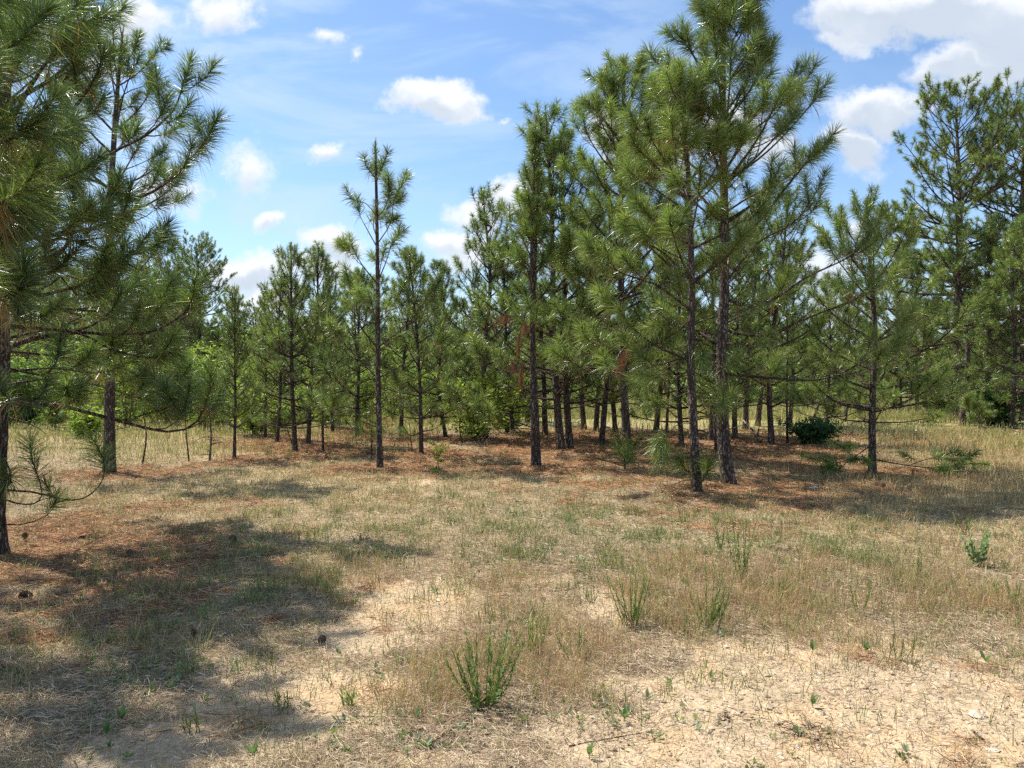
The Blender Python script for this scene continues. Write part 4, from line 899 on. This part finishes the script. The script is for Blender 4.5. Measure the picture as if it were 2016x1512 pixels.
def weed(px, py, hpx, nst, lean, seed, label, **k):
    b = G(px, py); return make_weed(b, hpx / F * b[1] * 1.1, nst, lean, seed, label, WG, **k)
weed(955, 1398, 150, 17, R(48), 1, 'biggest weed, a fan of dark green leafy stems nearest the viewer', azs=[-1.5, -1.3, -.9, -.4, .0, .3, .9, 1.2, 1.4, 1.6, -1.1, 2.6, -2.4, .5, -1.6, 1.5, 3.0], dens=190, tn=((.09, .16, .04), (.13, .21, .05), (.19, .25, .07)), leafl=.04, wl=.10)
weed(1390, 1240, 120, 14, R(38), 2, 'weed of several thin upright stems at the front edge of the reddish grass')
weed(1245, 1235, 130, 14, R(30), 3, 'bushy pale weed to the left of two weeds along the reddish grass')
weed(1460, 1150, 130, 11, R(22), 4, 'tall leafy weed rising behind the reddish grass')
weed(1420, 1085, 60, 6, R(25), 5, 'dark thin weed farther back, before the brown shaded ground')
weed(1345, 1030, 45, 4, R(15), 6, 'little upright weed in the grey green herb belt')
weed(1690, 1205, 75, 4, R(40), 7, 'leaning weed stem over the reddish grass, near bare sand')
weed(1530, 1180, 55, 8, R(40), 8, 'round tuft like weed in the reddish grass')
weed(1640, 1095, 40, 9, R(45), 9, 'light green weed clump right of the low grey stubble')
weed(1815, 1140, 70, 5, R(28), 10, 'upright forked weed near the far side of the reddish grass')
weed(1930, 1115, 60, 8, R(45), 12, 'pale leafy weed standing among dry grass at the right', tn=((.24, .32, .16), (.30, .36, .22)), leafl=.06, wl=.28)
weed(1905, 1055, 45, 6, R(35), 13, 'green weed at the foot of the curled dry stalks')
weed(1990, 1200, 60, 5, R(25), 14, 'weed near the frame edge over rusty grass')
weed(1055, 1290, 70, 9, R(25), 15, 'yellow green grassy weed behind the biggest fan shaped weed', tn=((.26, .34, .07), (.2, .3, .06)))
weed(1140, 1300, 65, 7, R(35), 16, 'weed right of the yellow green grassy one')
weed(868, 990, 50, 5, R(15), 17, 'wispy olive weed standing alone in mid clearing', tn=((.2, .22, .1),))
weed(1680, 1055, 30, 6, R(45), 18, 'small bright weed under the shadow of the tall grove')
weed(550, 1400, 45, 6, R(40), 19, 'low dark weed on the pale soil left of centre')
weed(685, 1395, 40, 7, R(45), 20, 'broad bladed green weed between bare soil patches', leafl=.06)
weed(1165, 1185, 35, 6, R(30), 25, 'weed beside the pale sandy track in mid clearing')
weed(375, 1445, 45, 6, R(45), 26, 'green weed in the shaded lower corner of sand')
weed(1775, 1300, 55, 6, R(30), 27, 'dry tipped weed rooted in the bare gravelly sand', tn=((.22, .18, .08), (.18, .22, .07)))
for i, (px, py) in enumerate([(1160, 1493), (1600, 1392), (1705, 1285), (1940, 1305), (1600, 1285), (210, 1450), (500, 1490), (240, 1420), (1230, 1420), (820, 1420)]):
    b = G(px, py); lab = ['two leaved seedling on the sand at the very bottom', 'two small seedlings side by side on bare gravelly sand', 'grey seedling where gravel meets reddish grass', 'seedling on sand near the frame edge', 'pale seedling left of the grey one by the reddish grass',
      'seedling in the shaded corner grass', 'small seedling at the lower margin on pale soil', 'seedling above the shaded corner one', 'lone seedling right of the biggest weed', 'tiny seedling left of the biggest weed'][i]
    rs = np.random.default_rng(i); nlf = 4 + i % 3; root = link('seedling', None, loc=b, label=lab, category='seedling', group='seedlings on the bare sand'); W = Wood(); W.tube([(0, 0, -.01), (0, 0, .03)], [.002, .0015], 4, tone=(.14, .18, .06)); link('stem', W.mesh('stem', M_LEAF), root)
    for q in range(nlf):
        az = q * 6.28 / nlf + rs.uniform(-.3, .3); e = R(rs.uniform(45, 80)); l = rs.uniform(.04, .07); d = np.array((math.sin(az) * math.cos(e), math.cos(az) * math.cos(e), math.sin(e))); s = np.array((math.cos(az), -math.sin(az), 0)) * l * .2; c = np.array((0, 0, .012))
        V = np.array([c, c + d * l * .35 + s, c + d * l * .75 + s * .8, c + d * l, c + d * l * .75 - s * .8, c + d * l * .35 - s]); link('leaf', mesh_from('leaf', V, np.arange(6), [6], np.tile((.16, .24, .10), (6, 1)), False, M_LEAF), root)

# ------------------------------------------------------------------ dead and dry plants
def stick_tree(px, py, top, r, label, name='dry_sapling', cat='sapling', lean=0, n=5, seed=1, group=None, tone=(.8, .72, .65), curl=0):
    b = G(px, py); rng = np.random.default_rng(seed); t = P(px + lean, top, b[1]) - b
    root = link(name, None, loc=b, label=label, category=cat, group=group); W = Wood()
    p = smooth_path([np.array((0, 0, -.08)), t * .5 + np.array((rng.normal(0, .04), 0, 0)), t], .1); W.tube(p, np.linspace(r, r * .4, len(p)), 7, .08, rng=rng, tone=tone); link('trunk', W.mesh('trunk', M_BARK), root)
    W = Wood()
    for k in range(n):
        q = p[rng.integers(len(p) // 3, len(p))]; bb = curve_path(q, rng.uniform(0, 6.28), R(rng.uniform(-10, 50)), R(rng.uniform(20, 80)) , rng.uniform(.15, .5) * (1 + curl), 6, 1, .15 + curl * .2, rng); W.tube(bb, np.linspace(r * .35, .002, 6), 4, tone=tone)
    if n: link('twigs', W.mesh('twigs', M_BARK), root)
    return root
stick_tree(279, 915, 800, .018, 'dry bare sapling right of the bare straight trunk, in pale grass', seed=3)
stick_tree(373, 908, 790, .016, 'slightly bent bare sapling near the slender pale pine', lean=-8, seed=4)
stick_tree(583, 882, 842, .02, 'short dark stick leaning at the foot of the bushy spired pine', lean=-18, n=0, seed=5, name='leaning_stick', cat='stick')
stick_tree(1597, 832, 742, .05, 'dark dead trunk leaning right beyond the low dark shrub', lean=30, n=3, seed=6, name='leaning_dead_tree', cat='dead tree', group=None)
stick_tree(812, 888, 836, .014, 'thin bare stick just left of the full pine with black trunk', lean=-6, n=2, seed=7)
stick_tree(912, 872, 812, .018, 'thin bare stem before the yellow green shrub', lean=-3, n=3, seed=8)
stick_tree(1495, 868, 838, .02, 'short stub standing among the grove trunks near the fallen pole', n=2, seed=9, name='stub', cat='stub')
# young pines near the ground
def young_pine(px, py, top, label, seed, nl=.2, tufts=5, brown=False, group=None, side=.5, w=.004):
    b = G(px, py); h = P(px, top, b[1])[2] - b[2]
    par = Par(nl=nl, n=170, w=w, brush=.22, sub=.4, tint=(.4, 1), submin=.2, submax=.3, candle=.2)
    return make_pine('young_pine', b, b + np.array((.02, 0, h)), .018, par, seed, label, crown_lo=side, reach=.45, whorl=.3, per=(2, 4), e=(30, 65), cat='young pine', group=group, rtop=.006)
young_pine(411, 910, 745, 'thin young pine with one tuft of needles right of the curling low limb', 5, side=.8)
young_pine(731, 906, 822, 'knee high young pine with drooping needles beside the slim lone pine', 6, nl=.24, side=.55)
young_pine(1378, 958, 905, 'small needle tufts growing close against the foot of the front pine', 7, nl=.22, side=.4)
young_pine(1232, 925, 870, 'pine seedling at the stout leaning foot, spreading long pale needles', 8, nl=.26, side=.3)
young_pine(700, 862, 815, 'tiny pine in the shade behind the slim lone pine', 9, side=.4)
young_pine(1905, 850, 770, 'young pine in the thicket below the great pine', 10, side=.2, w=.006)
young_pine(1930, 848, 775, 'another young pine in the thicket, deeper in shade', 12, side=.2, w=.006)
young_pine(1700, 838, 775, 'young pine behind the short trunk of the wide young pine', 14, side=.2, w=.006)
# bare dead bush
def dead_bush(px, py, rpx, seed, label, name='dead_bush', n=22, tone=(1.5, 1.4, 1.35), up=1.0, r=.006, cat='dead bush'):
    b = G(px, py); rng = np.random.default_rng(seed); root_W = Wood(); Rr = rpx / F * b[1]
    for k in range(n):
        p = curve_path((rng.normal(0, .04), rng.normal(0, .04), -.01), rng.uniform(0, 6.28), R(rng.uniform(20, 85) * up), R(rng.uniform(-50, 30)), Rr * rng.uniform(.7, 1.5), 8, 1.2, .3, rng); root_W.tube(p, np.linspace(r, r * .25, 8), 4, tone=tone)
        for q in range(2): root_W.tube(curve_path(p[rng.integers(2, 7)], rng.uniform(0, 6.28), R(rng.uniform(-20, 60)), 0, Rr * .4, 4, 1, .3, rng), np.linspace(r * .4, r * .2, 4), 3, tone=tone)
    return link(name, root_W.mesh(name, M_BARK), None, b, label=label, category=cat)
dead_bush(948, 880, 36, 3, 'tangled bare dead bush with pale curling twigs on the needle carpet')
dead_bush(1012, 918, 16, 4, 'small grey tangle of twigs lying left of the thin twin trunks', up=.5)
dead_bush(1290, 862, 40, 5, 'brush pile of dark twigs between the stout trunk and the front pine', tone=(.9, .8, .7), up=.5, n=34, name='brush_pile', cat='brush pile')
dead_bush(1545, 1085, 34, 7, 'grey dry stubble lying flat in the herb belt', up=.35, tone=(1.8, 1.6, 1.4), r=.003, name='dry_stubble', cat='stubble', n=30)
dead_bush(1440, 1405, 30, 8, 'knot of dark dead stalks on the sandy soil, lower middle', up=.3, r=.0025, tone=(.8, .7, .65), name='dead_stalks', cat='dead stalks')
dead_bush(1600, 1440, 55, 9, 'spread of grey brown dead stalks on the bare gravelly sand', up=.2, r=.002, n=60, tone=(1.2, 1.0, .85), name='dead_stalks', cat='dead stalks')
dead_bush(10, 1325, 40, 10, 'dark heap of dead stalks at the shaded left border', up=.5, r=.003, n=40, tone=(.6, .5, .45), name='dead_stalks', cat='dead stalks')
dead_bush(1900, 1040, 42, 12, 'curled pale dry stalks arching above a green weed', up=1.1, r=.0035, n=9, tone=(2.6, 2.1, 1.4), name='dry_stalks', cat='dry stalks')
def lying(name, cat, pts, r, label, tone=(1, 1, 1), sides=6):
    ps = [G(a, b) + np.array((0, 0, r * .8 + dz)) for a, b, dz in pts]; c = ps[0].copy(); p = smooth_path([q - c for q in ps], .06); W = Wood(); W.tube(p, np.linspace(r, r * .6, len(p)), sides, .1, rng=np.random.default_rng(3), tone=tone)
    return link(name, W.mesh(name, M_BARK), None, c, label=label, category=cat)
lying('fallen_pole', 'fallen pole', [(1498, 872, 0), (1485, 862, .12), (1462, 850, .3)], .03, 'pale barkless pole fallen across the needles behind the grove', (3.2, 2.9, 2.5), 8)
SG = 'dry stems lying under the biggest weed'
for i, (pp, lb) in enumerate([([(940, 1400, 0), (860, 1455, .0), (770, 1512, .0)], 'longest dark dry stem running from the biggest weed to the bottom edge'), ([(948, 1405, 0), (880, 1448, .01), (815, 1490, 0)], 'dry stem lying just under the longest one'),
    ([(960, 1378, .01), (850, 1408, 0), (700, 1412, 0)], 'dry stem stretching flat to the left of the biggest weed'), ([(975, 1400, 0), (1010, 1425, 0), (1030, 1440, 0)], 'short dry stem pointing right from the biggest weed'),
    ([(1000, 1380, .01), (1060, 1372, .01), (1120, 1368, 0)], 'grey dry stem lying to the right of the biggest weed'), ([(930, 1395, 0), (870, 1428, .01), (800, 1445, 0)], 'thin dry stem between the two left pointing ones'), ([(1120, 1470, 0), (1200, 1455, 0), (1290, 1440, 0)], 'pale straw lying on sand right below the biggest weed')]):
    lying('fallen_stalk', 'fallen stalk', pp, .0035, lb, (1.2, .95, .75))['group'] = SG
lying('stick', 'stick', [(1915, 1440, 0), (1925, 1450, 0), (1938, 1459, 0)], .006, 'short grey stick on bare sand near the bottom corner', (1.1, 1.05, 1.0))
lying('twig', 'twig', [(212, 1096, .0), (206, 1086, .03), (214, 1078, .06)], .004, 'small pale twig poking out of the shaded needles', (3, 2.6, 1.9))
lying('twig', 'twig', [(100, 1035, 0), (118, 1046, .01), (132, 1052, 0)], .004, 'pale twig lying on sunlit needles by the edge pine', (3, 2.6, 2.0))
# pine cones
M_CONE = simple_mat('cone_scales', (.09, .06, .045), (.26, .18, .12), 60)
def cone_mesh(s):
    rng = np.random.default_rng(s); V = []; Lp = []; k = 0
    for i in range(70):
        f = i / 70; a = i * 2.39996; r = .032 * math.sin(math.pi * (.12 + .8 * f)) ** .7; z = .01 + .085 * f; c = np.array((math.cos(a), math.sin(a), 0)); t = np.array((-math.sin(a), math.cos(a), 0)); o = np.array((0, 0, 1.0))
        b = c * r * .35 + o * z; e = c * (r + .012) + o * (z + .006 + rng.uniform(0, .004)); w = t * .009
        V += [b - w * .5, b + w * .5, e + w, e + c * .003 + o * .006, e - w]; Lp += [k, k + 1, k + 2, k + 3, k + 4]; k += 5
    return mesh_from('pine_cone', np.array(V), Lp, np.full(70, 5), None, False, M_CONE)
CM = cone_mesh(1)
for i, (px, py, sc, lb) in enumerate([(462, 1066, 1.2, 'open brown pine cone on the edge of the shade, farthest from the large edge pine'), (38, 1180, 1.3, 'dark pine cone in deep shade on the rusty needles by the frame edge'), (625, 1268, .75, 'black pine cone on pale soil left of the biggest weed'),
     (208, 1235, .9, 'dark pine cone half hidden in the shaded grass'), (1103, 952, 1.0, 'pine cone on the needles in front of the stout leaning trunk'), (170, 1064, 1.0, 'pine cone on sun flecked needles under the curling limbs'), (253, 1094, .9, 'pine cone in the middle of the shaded rusty needles'), (1733, 962, 1.1, 'pine cone in shade before the wide young pine'),
     (45, 1066, .9, 'pine cone nearest the trunk of the large edge pine'), (385, 1262, .7, 'small cone at the fringe of the shaded green grass')]):
    b = G(px, py); o = link('pine_cone', CM, None, b + np.array((0, 0, .025)), label=lb, category='pine cone', group='pine cones on the ground'); o.rotation_euler = (R(80 + 10 * i), .3 * i, i * 1.3); o.scale = (sc * .72,) * 3
# pale stones
M_STONE = simple_mat('pale_stone', (.45, .42, .38), (.72, .70, .66), 25)
def stone_mesh(s):
    import bmesh
    bm = bmesh.new(); bmesh.ops.create_icosphere(bm, subdivisions=2, radius=1); r = np.random.default_rng(s); off = r.uniform(0, 20, 2)
    for v in bm.verts:
        k = .75 + .5 * float(fbm(v.co.x * 1.3 + off[0] + v.co.z, v.co.y * 1.3 + off[1], s, 3)); v.co *= k; v.co.z *= .5
    me = bpy.data.meshes.new('stone'); bm.to_mesh(me); bm.free(); me.materials.append(M_STONE); return me
SM = [stone_mesh(q) for q in range(4)]
for i, (px, py, s, lb) in enumerate([(1603, 964, 11, 'white stone alone on the shaded needles between the grove and the wide young pine'), (1192, 842, 10, 'pinkish white stone at the back of the needle carpet')]):
    b = G(px, py); s = s / F * b[1]; o = link('stone', SM[i], None, b + np.array((0, 0, s * .2)), label=lb, category='stone'); o.scale = (s, s * .7, s * .8)
srng = random.Random(8)
for i in range(26):
    px = 1660 + i * 12.5 + srng.uniform(-8, 8) + (40 if i > 12 else 0); py = 846 + srng.uniform(-5, 6) + (6 if i > 12 else 0); b = G(px, py); s = srng.uniform(3, 7) / F * b[1]
    o = link('stone', SM[i % 4], None, b + np.array((0, 0, s * .15)), label='pale flat stone scattered on the brown grass behind the wide young pine', category='stone', group='pale stones behind the wide young pine'); o.scale = (s, s * .8, s * .6); o.rotation_euler[2] = srng.uniform(0, 6)
# the car far off in the gap
def car():
    import bmesh
    b = P(1612, 735, 62); gz = float(height(b[0], b[1])); MP = simple_mat('white_paint', (.75, .76, .78), (.8, .8, .82), 2, .3, .5, 0); MGl = simple_mat('dark_glass', (.02, .025, .03), (.03, .035, .04), 2, .1, .5, 0); MT = simple_mat('tyre_rubber', (.02, .02, .02), (.03, .03, .03), 5)
    root = link('parked_car', None, None, (b[0], b[1], gz + .55), label='white car parked far off behind the trees, partly hidden', category='car')
    def extr(name, prof, w, mat, y0=0.0, par=root):
        bm = bmesh.new(); A = [bm.verts.new((x, -w / 2 + y0, z)) for x, z in prof]; B = [bm.verts.new((x, w / 2 + y0, z)) for x, z in prof]; n = len(prof); bm.faces.new(A[::-1]); bm.faces.new(B)
        for i in range(n): bm.faces.new((A[i], A[(i + 1) % n], B[(i + 1) % n], B[i]))
        bmesh.ops.recalc_face_normals(bm, faces=bm.faces); me = bpy.data.meshes.new(name); bm.to_mesh(me); bm.free(); me.materials.append(mat); return link(name, me, par)
    extr('body', [(-2.25, .35), (-2.25, .85), (-1.9, .98), (-1.2, 1.02), (-.75, 1.45), (.75, 1.5), (1.55, 1.02), (2.25, .9), (2.3, .4), (2.2, .3), (-2.2, .3)], 1.8, MP)
    for sx in ([(-1.05, 1.03), (-.68, 1.38), (-.05, 1.4), (-.05, 1.03)], [(.05, 1.03), (.05, 1.4), (.7, 1.41), (1.3, 1.03)]): extr('window', sx, 1.83, MGl)
    for wx in (-1.4, 1.45):
        for wy in (-.82, .82): extr('wheel', [(wx + .33 * math.cos(a * math.pi / 8), .33 + .33 * math.sin(a * math.pi / 8)) for a in range(16)], .22, MT, wy)
car()
